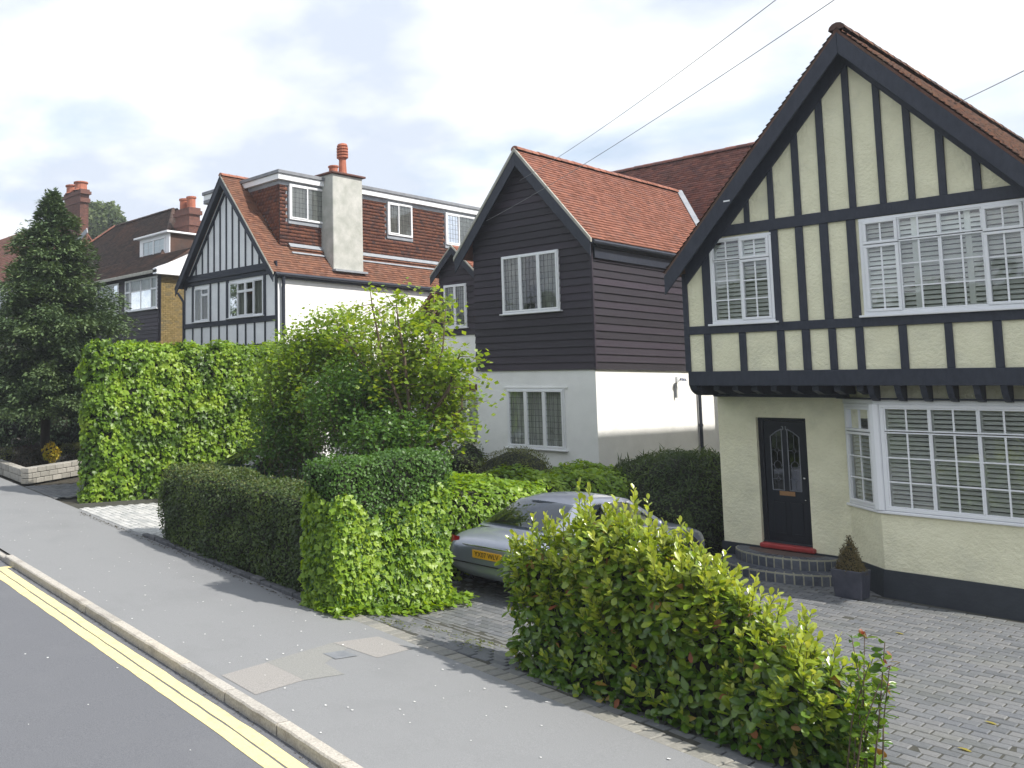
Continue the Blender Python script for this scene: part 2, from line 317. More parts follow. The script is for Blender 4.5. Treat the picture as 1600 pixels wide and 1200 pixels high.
L_TOPI = leaf_mat('golden_topiary_leaves', [(.07, .055, .02), (.12, .09, .03), (.15, .12, .035)], .6, .2)
L_FAR = leaf_mat('far_tree_leaves', [(.05, .085, .03), (.08, .12, .035), (.12, .16, .05)], .6, .35)
L_RED = leaf_mat('reddish_leaves', [(.20, .05, .03), (.28, .10, .05), (.10, .14, .03)], .4, .3)

# ------------------------------------------------------------------ building helpers
def V3(o, u, v, a, b, n=None, c=0.):
    p = Vector(o)+Vector(u)*a+Vector(v)*b
    return p + Vector(n)*c if n is not None else p
def wall(name, fr, outline, holes, thick, m, parent, off=0.):
    o, u, v, n = [Vector(q) for q in fr]
    loops = [[Vector((a, b, 0)) for a, b in outline]] + [[Vector((a, b, 0)) for a, b in h] for h in holes]
    tris = tessellate_polygon(loops); flat = [p for l in loops for p in l]; k = len(flat)
    Vs = [V3(o, u, v, p.x, p.y, n, off) for p in flat] + [V3(o, u, v, p.x, p.y, n, off-thick) for p in flat]
    F = [tuple(t) for t in tris] + [tuple(k+i for i in reversed(t)) for t in tris]
    s = 0
    for l in loops:
        m_ = len(l)
        for i in range(m_): F.append((s+i, s+(i+1) % m_, k+s+(i+1) % m_, k+s+i))
        s += m_
    mb = MB(); mb.add(Vs, F); return mb.build(name, m, parent)
def rect(a0, a1, b0, b1): return [(a0, b0), (a1, b0), (a1, b1), (a0, b1)]
def fbox(mb, fr, a0, a1, b0, b1, c0, c1, tint=.5):
    o, u, v, n = [Vector(q) for q in fr]
    return mb.obox(V3(o, u, v, (a0+a1)/2, (b0+b1)/2, n, (c0+c1)/2), u*(a1-a0)/2, v*(b1-b0)/2, n*(c1-c0)/2, tint)
def window(parent, fr, a0, a1, b0, b1, lights, cover='slats', sill=True, fw_=.05, c=0., sillm=None, lead=(0, 0), name='window', slat=.05):
    fb = MB()
    for q in ((a0, a1, b0, b0+fw_), (a0, a1, b1-fw_, b1)): fbox(fb, fr, *q, c-.05, c+.035)
    for q in ((a0, a0+fw_, b0+fw_, b1-fw_), (a1-fw_, a1, b0+fw_, b1-fw_)): fbox(fb, fr, *q, c-.05, c+.033)
    W = fb.build(name, UPVC, parent, bevel=.006)
    ia0, ia1, ib0, ib1 = a0+fw_, a1-fw_, b0+fw_, b1-fw_
    gb = MB()
    for (fa, fb_, fc, fd, sash, nx, ny) in lights:
        x0 = ia0+(ia1-ia0)*fa; x1 = ia0+(ia1-ia0)*fb_; y0 = ib0+(ib1-ib0)*fc; y1 = ib0+(ib1-ib0)*fd
        r = .042 if sash else .022; pr = .05 if sash else .028
        g = MB()
        for q in ((x0, x1, y0, y0+r), (x0, x1, y1-r, y1)): fbox(g, fr, *q, c-.03, c+pr)
        for q in ((x0, x0+r, y0+r, y1-r), (x1-r, x1, y0+r, y1-r)): fbox(g, fr, *q, c-.03, c+pr-.002)
        g.build('sash' if sash else 'mullion', UPVC, W, bevel=.005)
        px0, px1, py0, py1 = x0+r, x1-r, y0+r, y1-r
        p = MB(); o, u, v, n = [Vector(q) for q in fr]
        p.add([V3(o, u, v, *ab, n, c+.008) for ab in ((px0, py0), (px1, py0), (px1, py1), (px0, py1))], [(0, 1, 2, 3)])
        p.build('pane', GLASS, W)
        for i in range(1, nx):
            x = px0+(px1-px0)*i/nx; fbox(gb, fr, x-.011, x+.011, py0, py1, c+.010, c+.022)
        for j in range(1, ny):
            y = py0+(py1-py0)*j/ny; fbox(gb, fr, px0, px1, y-.011, y+.011, c+.010, c+.020)
        if lead[0]:
            lb = MB()
            for i in range(1, lead[0]): x = px0+(px1-px0)*i/lead[0]; fbox(lb, fr, x-.004, x+.004, py0, py1, c+.010, c+.013)
            for j in range(1, lead[1]): y = py0+(py1-py0)*j/lead[1]; fbox(lb, fr, px0, px1, y-.004, y+.004, c+.010, c+.014)
            lb.build('lead_came', LEADB, W)
    if gb.v: gb.build('glazing_bar', UPVC, W)
    if cover == 'slats':
        s = MB()
        nsec = max(1, round((a1-a0)/.64)); sw = (ia1-ia0)/nsec
        for k in range(nsec):
            q0 = ia0+k*sw; q1 = q0+sw
            for q in ((q0, q0+.035, ib0, ib1), (q1-.035, q1, ib0, ib1)): fbox(s, fr, *q, c-.078, c-.052)
            z = ib0+.03
            o, u, v, n = [Vector(q) for q in fr]
            while z < ib1-.02:
                a = math.radians((52 if b0 > 3 else 38)+R.uniform(-3, 3)); d = (n*math.cos(a) - v*math.sin(a))
                s.obox(V3(o, u, v, (q0+q1)/2, z, n, c-.064), u*(sw/2-.035), d*.034, u.cross(d)*.0045)
                z += slat
        s.build('shutter_slats', SLATM, W, kind='stuff')
    elif cover == 'curtain':
        s = MB(); o, u, v, n = [Vector(q) for q in fr]; k = 44; pts = []
        for seg in ((0, .36), (.64, 1)) if (a1-a0) > .8 else ((0, 1),):
            pv = []
            for i in range(k+1):
                a = ia0+(ia1-ia0)*(seg[0]+(seg[1]-seg[0])*i/k); cc_ = c-.13+.022*math.sin(i*1.7+R.uniform(-.4, .4))
                pv += [V3(o, u, v, a, ib0, n, cc_), V3(o, u, v, a, ib1, n, cc_)]
            s.add(pv, [(2*i, 2*i+2, 2*i+3, 2*i+1) for i in range(k)])
        s.build('curtain', CURT, W)
    elif cover == 'net':
        s = MB(); o, u, v, n = [Vector(q) for q in fr]; k = 50; pv = []
        for i in range(k+1):
            a = ia0+(ia1-ia0)*i/k; cc_ = c-.12+.014*math.sin(i*1.5+R.uniform(-.4, .4))
            pv += [V3(o, u, v, a, ib0, n, cc_), V3(o, u, v, a, ib1, n, cc_)]
        s.add(pv, [(2*i, 2*i+2, 2*i+3, 2*i+1) for i in range(k)]); s.build('net_curtain', CURT, W)
    if sill:
        s = MB(); fbox(s, fr, a0-.05, a1+.05, b0-.035, b0-.002, c-.04, c+.10); s.build('sill', sillm or UPVC, W, bevel=.006)
    return W
def pip(x, y, poly):
    ins = np.zeros(x.shape, bool); n = len(poly)
    for i in range(n):
        x1, y1 = poly[i]; x2, y2 = poly[(i+1) % n]
        if y1 == y2: continue
        c = ((y1 > y) != (y2 > y)) & (x < (x2-x1)*(y-y1)/(y2-y1)+x1); ins ^= c
    return ins
def tiles(parent, P0, U, Vv, poly, m, gauge=.1, tw=.165, singles=0, name='tile', holes=(), lift=.034):
    """real overlapping plain tiles on the plane P0 + a U + b V inside poly (outward normal U x V)"""
    P0 = np.array(P0, float); U = np.array(Vector(U).normalized()); Vv = np.array(Vector(Vv).normalized()); Nn = np.cross(U, Vv)
    a0 = min(p[0] for p in poly); a1 = max(p[0] for p in poly); b0 = min(p[1] for p in poly); b1 = max(p[1] for p in poly)
    J = int((b1-b0)/gauge)+1; I = int((a1-a0)/tw)+2
    jj, ii = np.meshgrid(np.arange(J), np.arange(I), indexing='ij'); jj = jj.ravel(); ii = ii.ravel()
    ca = a0+(ii-.5+.5*(jj % 2))*tw; cb = b0+(jj+.5)*gauge; ca = np.where(ca < a0, a0+.01, np.where((ca > a1) & (ca < a1+tw/2), a1-.01, ca))
    ok = pip(ca, cb, poly)
    for h in holes: ok &= ~pip(ca, cb, h)
    ca, cb = ca[ok], cb[ok]; n = len(ca)
    rs = np.random.default_rng(int(abs(a0*100)+n))
    tn = np.clip(rs.random(n)*.8+.2*rs.random(n), 0, 1)
    hw = tw/2-.003
    lo = lift+rs.normal(0, .0022, n); tw1 = rs.normal(0, .0018, n); sk = rs.normal(0, .003, n)
    ha = np.maximum(ca-hw, a0-.004)-ca; hb = np.minimum(ca+hw, a1+.004)-ca
    def P(a, b, c): return P0+a[:, None]*U+b[:, None]*Vv+c[:, None]*Nn
    lowb = cb-gauge/2+sk; hib = cb+gauge/2+.01
    z = np.zeros(n)
    C = [P(ca+ha, lowb, lo+tw1), P(ca+hb, lowb, lo-tw1), P(ca+hb, hib, z+.006), P(ca+ha, hib, z+.006),
         P(ca+ha, lowb, lo+tw1-.029), P(ca+hb, lowb, lo-tw1-.029)]
    Vt = np.stack(C, 1)                      # n,6,3
    Fq = np.array([[0, 1, 2, 3], [4, 5, 1, 0]])
    order = np.arange(n)
    if singles and n:
        cen = P(ca, cb, z); d = np.linalg.norm(cen-CAM, axis=1)
        order = np.argsort(d); ns = min(singles, n)
        for k in order[:ns]:
            o = mesh_np(name, Vt[k]-cen[k], Fq, m, None, [tn[k], tn[k]]); o.location = Vector(cen[k])-world_loc(parent); o.parent = parent
        order = order[ns:]
        if not len(order): return n
    Vr = Vt[order].reshape(-1, 3); k = len(order)
    Fr = (Fq[None]+(np.arange(k)*6)[:, None, None]).reshape(-1, 4)
    o = mesh_np(name+'_courses', Vr, Fr, m, parent, np.repeat(tn[order], 2)); o['kind'] = 'stuff'
    return n
def slope(parent, name, P0, U, Vv, poly, m, thick=.06, holes=(), **kw):
    """a roof slope: deck (part) with tiles (sub-parts)"""
    U = Vector(U).normalized(); Vv = Vector(Vv).normalized(); n = U.cross(Vv)
    d = wall(name, (P0, U, Vv, n), poly, holes, thick, m, parent)
    tiles(d, P0, U, Vv, poly, m, holes=holes, **kw); return d
def ridge(parent, p, q, m, r=.11, L_=.32, name='ridge_tile'):
    p, q = Vector(p), Vector(q); d = q-p; n = max(1, round(d.length/L_)); base = None; dd = d.normalized(); side = dd.cross(Vector((0, 0, 1))).normalized(); upv = side.cross(dd)
    for k in range(n):
        c = p+d*((k+.5)/n); mb = MB(); Vs = []; h = d.length/n/2*1.02
        for e, rr in ((-h, r*1.05), (h, r*.97)):
            for j in range(7):
                a = math.pi*j/6; Vs.append(dd*e+side*(math.cos(a)*rr)+upv*(math.sin(a)*rr-.03))
        mb.add(Vs, [(j, j+1, 8+j, 7+j) for j in range(6)]+[tuple(range(6, -1, -1)), tuple(range(7, 14))], R.random())
        if base is None: base = mb.build(name, m, None)
        o = base if k == 0 else link(base.copy())
        o.parent = parent; o.location = c-world_loc(parent)+Vector((0, 0, R.uniform(-.006, .006)))
def boards(parent, fr, outline, holes, m, exp=.155, name='board'):
    """overlapping weatherboards, each an object, clipped to a convex outline and split round holes"""
    b0 = min(p[1] for p in outline); b1 = max(p[1] for p in outline); o, u, v, n = [Vector(q) for q in fr]
    def ext(b):
        xs = []
        k = len(outline)
        for i in range(k):
            (x1, y1), (x2, y2) = outline[i], outline[(i+1) % k]
            if (y1 <= b <= y2 or y2 <= b <= y1) and abs(y1-y2) > 1e-6: xs.append(x1+(x2-x1)*(b-y1)/(y2-y1))
        return (min(xs), max(xs)) if len(xs) >= 2 else None
    b = b0
    while b < b1-.03:
        t = min(b+exp, b1-.001); e0 = ext(b+.0005); e1 = ext(t)
        if not e0: break
        if not e1: e1 = ((e0[0]+e0[1])/2,)*2
        segs = [(e0[0], e0[1], e1[0], e1[1])]
        for (h0, h1, hb0, hb1) in holes:
            if hb0 < (b+t)/2 < hb1:
                ns = []
                for s in segs:
                    if s[0] < h0 and s[1] > h1: ns += [(s[0], h0, s[2], h0), (h1, s[1], h1, s[3])]
                    else: ns.append(s)
                segs = ns
        for s in segs:
            mb = MB(); j = R.uniform(-.002, .002); top = t+.012 if s[3]-s[2] > .1 else t
            P = [V3(o, u, v, s[0], b, n, .008), V3(o, u, v, s[1], b, n, .008), V3(o, u, v, s[3], top, n, 0), V3(o, u, v, s[2], top, n, 0),
                 V3(o, u, v, s[0], b, n, .044+j), V3(o, u, v, s[1], b, n, .044+j), V3(o, u, v, s[3], top, n, .011), V3(o, u, v, s[2], top, n, .011)]
            mb.add(P, [(0, 3, 2, 1), (4, 5, 6, 7), (0, 1, 5, 4), (1, 2, 6, 5), (2, 3, 7, 6), (3, 0, 4, 7)], R.random()); mb.build(name, m, parent)
        b = t
def sx(px, py, Y): return float(AY(px, py, Y)[0])
def sz(px, py, Y): return float(AY(px, py, Y)[2])
Xv, Yv, Zv = Vector((1, 0, 0)), Vector((0, 1, 0)), Vector((0, 0, 1))
def front(Y): return ((0, Y, 0), Xv, Zv, -Yv)
def sideR(X): return ((X, 0, 0), Yv, Zv, Xv)

# ------------------------------------------------------------------ ground, road, pavement
def sheet(name, fn, xs, ys, m, kind='structure'):
    V = []; F = []
    for y in ys:
        for x in xs: V.append(fn(x, y))
    nx = len(xs)
    for j in range(len(ys)-1):
        for i in range(nx-1): a = j*nx+i; F.append((a, a+1, a+nx+1, a+nx))
    mb = MB(); mb.add(V, F); o = mb.build(name, m, None, smooth=True)
    if o.data.polygons[0].normal.z < 0: o.data.flip_normals()
    if kind: o['kind'] = kind
    return o
xs_far = [-230, -120, -45] + list(range(-40, 12, 4)) + [12, 40, 120, 160]
sheet('ground', lambda x, y: (x, y, gz(x)-.45), xs_far, [-160, -60, -20, 0, 10, 20, 40, 90, 180], GRASS)
S_ = [-40, -20, -8] + [i*.5 for i in range(-8, 60)] + list(range(30, 70, 2)) + [90, 140]
rd = sheet('road', lambda s, t: RP(s, t, -.11), S_, [-3.6, -2, 0, 2, 3.2, 4.0, 4.39], ASPH)
sheet('pavement', lambda s, t: RP(s, t, 0) if t > 5 else RP(s, t, -.001), S_, [4.5, 4.9, 5.01, 6, 7.09], PAVE)
sheet('far_pavement', lambda s, t: RP(s, t, 0), S_, [-6.4, -5, -3.75], PAVE)
def soilz(x, y): return pg(x, y)-.05
sheet('front_gardens', lambda x, y: (x, (7.09-math.sin(AZ)*x)/math.cos(AZ)+y, soilz(x, (7.09-math.sin(AZ)*x)/math.cos(AZ)+y)), [i*.5 for i in range(-120, 25)], [0, .3, .6, .9, 1.2, 1.6, 2, 3, 4, 5, 7, 9, 12, 16, 20, 30], SOIL)
# pavement repair patches, lying in the pavement
pav = bpy.data.objects['pavement']
def patch(name, pts, m, lift=.003):
    mb = MB(); mb.add([RP(s, t, lift) for s, t in pts], [tuple(range(len(pts)))]); o = mb.build(name, m, pav)
    if o.data.polygons[0].normal.z < 0: o.data.flip_normals()
    return o
patch('repair_patch', [(8.13, 4.59), (8.26, 5.2), (7.62, 5.25), (7.5, 4.6)], PATCH1)
patch('repair_patch', [(8.27, 5.2), (8.5, 6.26), (8.26, 6.3), (7.95, 5.75), (7.57, 5.72), (7.61, 5.25)], PATCH2, .0035)
patch('repair_patch', [(8.5, 6.27), (8.45, 6.9), (7.9, 6.95), (7.83, 6.38), (8.1, 6.33)], PATCH1)
patch('metal_cover', [(8.22, 5.92), (8.2, 6.2), (7.98, 6.22), (8.0, 5.93)], LEADM, .007)
# kerb stones
kb = thing('kerb', 'pale granite kerb between the asphalt pavement and the road', 'kerb', (0, 0, 0)); kb['kind'] = 'structure'
s = -6.; base = None
while s < 60:
    ln = .915 if s < 24 else 3.0
    mb = MB(); e = .008; n_ = 9 if ln < 1 else 2; drop = -.045 if 14.6 < s < 22 else 0
    Vs = []
    for i in range(n_+1):
        q = s+e+(ln-2*e)*i/n_; jt = R.gauss(0, .004)
        for t, dz in ((4.385+jt, -.16), (4.385+jt, .0+drop-.012), (4.40+jt, .004+drop), (4.52, .004+drop), (4.52, -.16)): Vs.append(RP(q, t, dz))
    Fs = []
    for i in range(n_):
        for k in range(5): a = i*5+k; b_ = i*5+(k+1) % 5; Fs.append((a, b_, b_+5, a+5))
    Fs += [(0, 1, 2, 3, 4), tuple(n_*5+k for k in range(5))]
    mb.add(Vs, Fs, R.random()); mb.build('kerb_stone', KERB, kb); s += ln
# double yellow lines, thin paint on the road
def line(t0, t1, s0, s1):
    mb = MB(); k = int((s1-s0)/.25); Vs = []
    for i in range(k+1):
        s = s0+(s1-s0)*i/k; Vs += [RP(s, t0+R.uniform(-.006, .006), -.106), RP(s, t1+R.uniform(-.006, .006), -.106)]
    mb.add(Vs, [(2*i, 2*i+1, 2*i+3, 2*i+2) for i in range(k)]); o = mb.build('yellow_line', YELL, rd)
    if o.data.polygons[0].normal.z < 0: o.data.flip_normals()
line(4.125, 4.275, -6, 14.55); line(3.95, 4.098, -6, 14.55)
mb = MB(); mb.add([RP(14.55, 3.9, -.105), RP(14.55, 4.42, -.105), RP(14.67, 4.42, -.105), RP(14.67, 3.9, -.105)], [(0, 1, 2, 3)]); o_ = mb.build('yellow_line', YELL, rd)
if o_.data.polygons[0].normal.z < 0: o_.data.flip_normals()
# fallen petals
mb = MB()
for i in range(230):
    s = R.uniform(2, 22); t = R.uniform(2.2, 7.0) if R.random() < .35 else R.uniform(4.6, 7.0)
    if 4.3 < t < 4.6: continue
    z = -.103 if t < 4.4 else .008; c = RP(s, t, z); r = R.uniform(.007, .017); k = 6; a0 = R.random()*6
    mb.add([c+Vector((r*math.cos(a0+a*math.pi*2/k)*R.uniform(.6, 1.1), r*math.sin(a0+a*math.pi*2/k)*R.uniform(.6, 1.1), R.uniform(0, .004))) for a in range(k)], [tuple(range(k))])
o = mb.build('fallen_petals', PETAL); tag(o, 'small white petals scattered over the pavement and road', 'petals', kind='stuff')
for p in o.data.polygons: pass

# ------------------------------------------------------------------ block paving of the right hand drive
dr = sheet('paved_drive', lambda x, y: (x, y, pg(x, y)-.006), [-9.6+i*.4 for i in range(30)], [7.2+.4*i for i in range(27)], SAND)
# cut the bed along the pavement edge: push points in front of it under the pavement
for v in dr.data.vertices:
    if TT(v.co.x, v.co.y) < 7.1: v.co.z -= .12
def paver_mesh(w_, h_, ch=.008, th=.03, tint=.5):
    mb = MB(); x, y = w_/2, h_/2
    V = [(-x, -y, -th), (x, -y, -th), (x, y, -th), (-x, y, -th), (-x, -y, -ch), (x, -y, -ch), (x, y, -ch), (-x, y, -ch), (-x+ch, -y+ch, 0), (x-ch, -y+ch, 0), (x-ch, y-ch, 0), (-x+ch, y-ch, 0)]
    F = [(0, 1, 5, 4), (1, 2, 6, 5), (2, 3, 7, 6), (3, 0, 4, 7), (4, 5, 9, 8), (5, 6, 10, 9), (6, 7, 11, 10), (7, 4, 8, 11), (8, 9, 10, 11)]
    return np.array(V), F
def pave_field(parent, name, cells, w_, h_, ang, zf, m, singles, gap=.009):
    """cells: list of (x,y); blocks w_ x h_ turned by ang"""
    Vb, Fb = paver_mesh(w_-gap, h_-gap); ca, sa = math.cos(ang), math.sin(ang); Rm = np.array([[ca, -sa, 0], [sa, ca, 0], [0, 0, 1]])
    def score(c):
        px, py, d = proj((c[0], c[1], zf(*c)))
        vis = d > .5 and 0 < px < 1600 and 0 < py < 1215
        return d if vis else 1e3+math.hypot(*c)
    cells = sorted(cells, key=score); me = None; Vr = []; Fr = []; tn = []; k = 0
    for idx, (x, y) in enumerate(cells):
        z = zf(x, y)+R.gauss(0, .0018); tilt = np.array([R.gauss(0, .008), R.gauss(0, .008)])
        if idx < singles:
            if me is None:
                o = mesh_np(name, Vb@Rm.T, Fb, m, None, [0.]*len(Fb)); me = o
            else: o = link(me.copy())
            o.location = Vector((x, y, z))-world_loc(parent); o.rotation_euler = (tilt[0], tilt[1], R.gauss(0, .006)); o.parent = parent
        else:
            P = Vb@Rm.T; P = P+np.array([x, y, z]); P[:, 2] += (P[:, 0]-x)*tilt[0]+(P[:, 1]-y)*tilt[1]
            Vr.append(P); Fr += [tuple(k+i for i in f) for f in Fb]; tn += [R.random()]*len(Fb); k += len(P)
    if Vr:
        o = mesh_np(name+'_field', np.concatenate(Vr), Fr, m, parent, tn); o['kind'] = 'stuff'
cells = []
for j in range(int(10.5/.148)):
    y = 7.2+j*.148
    for i in range(int(9.6/.212)):
        x = -9.35+(i+.5*(j % 2))*.212
        if TT(x, y) > 7.34+.05 and not (y > 16.9 or (x > -5.1 and y > 16.2)): cells.append((x, y))
pave_field(dr, 'paver', cells, .212, .148, 0, pg, PAVER, 290)
cells = []
s = 2.
while s < 9.75: c = RP(s, 7.20); cells.append((c.x, c.y)); s += .148
pave_field(dr, 'edge_paver', cells, .148, .25, -AZ, lambda x, y: pg(x, y)+.004, PAVERE, 60)
# setts drive beyond the dark hedge
st = sheet('sett_drive', lambda s, t: RP(s, t, .0), [14.6+.4*i for i in range(15)], [7.09+.4*i for i in range(14)], SAND)
cells = []
for j in range(36):
    t = 7.16+j*.14
    for i in range(25):
        s = 14.75+(i+.5*(j % 2))*.19; c = RP(s, t); cells.append((c.x, c.y))
pave_field(st, 'granite_sett', cells, .19, .14, -AZ, lambda x, y: gz(x)+.014, SETT, 290, gap=.014)
mb = MB()
for i in range(7):
    for j in range(12): pass
st2 = sheet('shaded_drive', lambda s, t: RP(s, t, .004), [21.4+.4*i for i in range(7)], [7.09+.4*i for i in range(20)], SAND)
cells = []
for j in range(40):
    t = 7.2+j*.16
    for i in range(12): s = 21.4+(i+.5*(j % 2))*.21; c = RP(s, t); cells.append((c.x, c.y))
pave_field(st2, 'paver', cells, .21, .16, -AZ, lambda x, y: gz(x)+.012, PAVER, 250)
# dark edging stones under the dark hedge
ed = thing('edging_kerb', 'low dark edging stones along the foot of the clipped dark hedge', 'edging', RP(12, 7.1))
s = 9.6
while s < 15.6:
    mb = MB(); dz = R.uniform(.045, .07); Vs = [RP(s+.01, 7.02, -.02), RP(s+.28, 7.02+R.uniform(-.01, .01), -.02), RP(s+.28, 7.16, -.02), RP(s+.01, 7.16, -.02)]
    top = [v+Vector((0, 0, dz+.02)) for v in Vs]; mb.add(Vs+top, [(0, 3, 2, 1), (4, 5, 6, 7), (0, 1, 5, 4), (1, 2, 6, 5), (2, 3, 7, 6), (3, 0, 4, 7)], R.random())
    mb.build('edging_stone', KERBD, ed, bevel=.012); s += .29

# ================================================================== HOUSE 1: cream and black half-timbered house
h1 = thing('half_timbered_house', 'cream roughcast house with black timbering, steep tiled gable and white bay window', 'house', (-4.9, 17, 0))
Y0, YU, YB = 17.0, 16.05, 16.35
RX, RZ, RS = -4.92, 8.62, 1.2536
XL, XR = -7.55, 2*RX+7.55
def rz(x, d=0.): return RZ-d-RS*abs(x-RX)
GZ = -.5
# ground floor wall with the door opening and an opening behind the bay
DX0, DX1 = -6.92, -6.14; DZ0, DZ1 = .27, 2.45
wall('wall', front(Y0), [(XL, GZ), (XR, GZ), (XR, 2.95), (XL, 2.95)], [rect(DX0, DX1, DZ0-.02, DZ1), rect(-5.0, -2.9, .9, 2.6)], .28, CREAM, h1)
wall('wall', sideR(XL+.28), [(17.28, GZ), (31.9, GZ), (31.9, 5.24), (17.28, 5.24)], [], .28, CREAM, h1)
wall('wall', sideR(XR), [(17.28, GZ), (31.9, GZ), (31.9, 5.24), (17.28, 5.24)], [], .28, CREAM, h1)
wall('wall', front(31.91), [(XL+.005, GZ), (XR-.005, GZ), (XR-.005, rz(XR, .1)), (RX, rz(RX, .1)), (XL+.005, rz(XL, .1))], [], .2, CREAM, h1)
mb = MB(); mb.box(XL+.29, 17.3, 2.96, XR-.29, 31.7, 3.03); mb.build('upper_floor', DARKWD, h1)
mb = MB(); mb.box(RX-2.25, 16.3, 5.72, RX+2.25, 31.7, 5.78); mb.build('ceiling', DARKWD, h1)
# upper floor wall
def win_rect(p, Y):   # four corners tl tr br bl in px -> averaged rectangle
    q = [AY(a, b, Y) for a, b in p]
    return ((q[0][0]+q[3][0])/2, (q[1][0]+q[2][0])/2, (q[2][2]+q[3][2])/2, (q[0][2]+q[1][2])/2)
w1 = win_rect([(1108, 375.3), (1205.6, 361.9), (1210.3, 500.4), (1112.4, 507.6)], YU-.03)
wbl = AY(1341.9, 342.7, YU-.03); wbb = AY(1349.1, 493, YU-.03)
w2 = ((wbl[0]+wbb[0])/2, sx(1612, 400, YU-.03), float(wbb[2]), float(wbl[2]))
ZJ = 3.07
top = [(XL, ZJ), (XR, ZJ), (XR, rz(XR, .16)), (RX, rz(RX, .16)), (XL, rz(XL, .16))]
wall('wall', front(YU), top, [rect(w1[0]+.02, w1[1]-.02, w1[2]+.02, w1[3]-.02), rect(w2[0]+.02, w2[1]-.02, w2[2]+.02, w2[3]-.02)], .22, CREAM, h1)
for X in (XL+.2, XR): wall('wall', sideR(X), [(YU+.22, ZJ), (17.28, ZJ), (17.28, 5.24), (YU+.22, 5.24)], [], .2, CREAM, h1)
mb = MB(); mb.box(XL, YU+.02, ZJ-.03, XR, 17.05, ZJ-.002); mb.build('jetty_soffit', BLACKT, h1)
TD = .03
def timber(x0, x1, z0, z1, Y=YU, m=BLACKT, par=h1, d=TD, jit=.0):
    mb = MB(); mb.box(x0, Y-d, z0, x1, Y-.001, z1); return mb.build('timber', m, par, bevel=.006)
def timber_poly(P, Y=YU, d=TD, m=BLACKT, par=h1):
    mb = MB(); mb.prism([(x, Y-d, z) for x, z in P], (0, d-.001, 0)); return mb.build('timber', m, par, bevel=.006)
# horizontal beams
zb1 = sz(1218.6, 357.9, YU-TD); zb0t = sz(1350, 322, YU-TD)
timber_poly([(XL+.35, zb1), (XR-.35, zb1), (XR-.35, zb0t), (XL+.35, zb0t)], d=.045)
zm0, zm1 = sz(1237, 515.8, YU-TD), sz(1237, 502, YU-TD)
timber(XL, XR, zm0, zm1, d=.042)
zl0, zl1 = sz(1237, 591, YU-TD), sz(1237, 578.5, YU-TD)
timber(XL-.02, XR+.02, ZJ-.06, zl1, d=.06)
# gable studs
def Zr_px(zx): return 1020+zx/2.7276
def Zr_py(zy): return 20+zy/2.7276
for a, b, yy in ((385, 408, 830), (487, 512, 760), (590, 620, 650), (697, 728, 550), (815, 845, 500), (944, 974, 500), (1065, 1098, 500), (1210, 1245, 650), (1362, 1398, 700)):
    x0, x1 = sx(Zr_px(a), Zr_py(yy), YU-TD), sx(Zr_px(b), Zr_py(yy), YU-TD); k = R.uniform(-.008, .008)
    timber_poly([(x0+k, zb0t), (x1, zb0t), (x1, rz(x1, .34)), (x0, rz(x0, .34))] if not (x0 < RX < x1) else [(x0, zb0t), (x1, zb0t), (x1, rz(x1, .34)), (RX, rz(RX, .34)), (x0, rz(x0, .34))])
# studs beside the windows (zoom 2.7586 from 1020,330)
def q2(a, y): return sx(1020+a/2.7586, 330+y/2.7586, YU-TD)
for a, b, y in ((512, 548, 300), (624, 658, 300), (730, 768, 300), (848, 888, 300)):
    timber(q2(a, y), q2(b, y), zm1, zb1)
timber(q2(212, 300), w1[0]-.004, zm1, rz(q2(225, 300), .3))
timber(q2(138, 550)-.01, q2(158, 550), zl1, rz(XL, .3))
for a, b in ((222, 252), (373, 403), (538, 570), (645, 680), (760, 793), (877, 912), (1064, 1100), (1263, 1298), (1472, 1512)):
    timber(q2(a, 600), q2(b, 600), zl1, zm0)
x9 = q2(1512, 600)+.55
while x9 < XR-.1: timber(x9, x9+.14, zl1, zm0); x9 += .62
timber(XR-.15, XR, zl1, 5.0); timber(w2[1]+.01, w2[1]+.14, zm1, zb1)
# windows
window(h1, front(YU), *w1, [(0, .5, 0, .755, 0, 2, 3), (0, .5, .765, 1, 0, 2, 1), (.5, 1, 0, .735, 1, 2, 3), (.5, 1, .745, 1, 1, 2, 1)], fw_=.045, slat=.072)
window(h1, front(YU), *w2, [(0, .235, 0, .735, 1, 2, 3), (0, .235, .745, 1, 1, 2, 1), (.235, .5, 0, .755, 0, 2, 3), (.235, .5, .765, 1, 0, 2, 1),
    (.5, .765, 0, .755, 0, 2, 3), (.5, .765, .765, 1, 0, 2, 1), (.765, 1, 0, .735, 1, 2, 3), (.765, 1, .745, 1, 1, 2, 1)], fw_=.05, slat=.072)
# jetty: joists, corner bracket, lower beam over the door, curved brackets over the bay
xj1 = sx(1342, 600, YU)
for i in range(9):
    x = XL+.05+i*(xj1-XL-.1)/8.
    mb = MB(); mb.prism([(x, YU+.05, ZJ-.06), (x, YU+.05, ZJ-.14), (x, YU+.3, ZJ-.2), (x, 17.0, ZJ-.2), (x, 17.0, ZJ-.03), (x, YU+.05, ZJ-.03)], (.09, 0, 0)); mb.build('joist', BLACKT, h1)
mb = MB(); mb.box(XL-.01, 16.86, ZJ-.26, xj1, 16.998, ZJ-.03); mb.build('timber', BLACKT, h1, bevel=.01)
mb = MB(); P = [(XL-.02, YU-.04, ZJ-.03)]
for i in range(7): a = math.pi/2*i/6; P.append((XL-.02, YU-.04+.35*(1-math.cos(a)), ZJ-.03-.2*math.sin(a)))
P += [(XL-.02, 16.9, ZJ-.23), (XL-.02, 16.9, ZJ-.03)]
mb.prism(P, (.12, 0, 0)); mb.build('corner_bracket', BLACKT, h1)
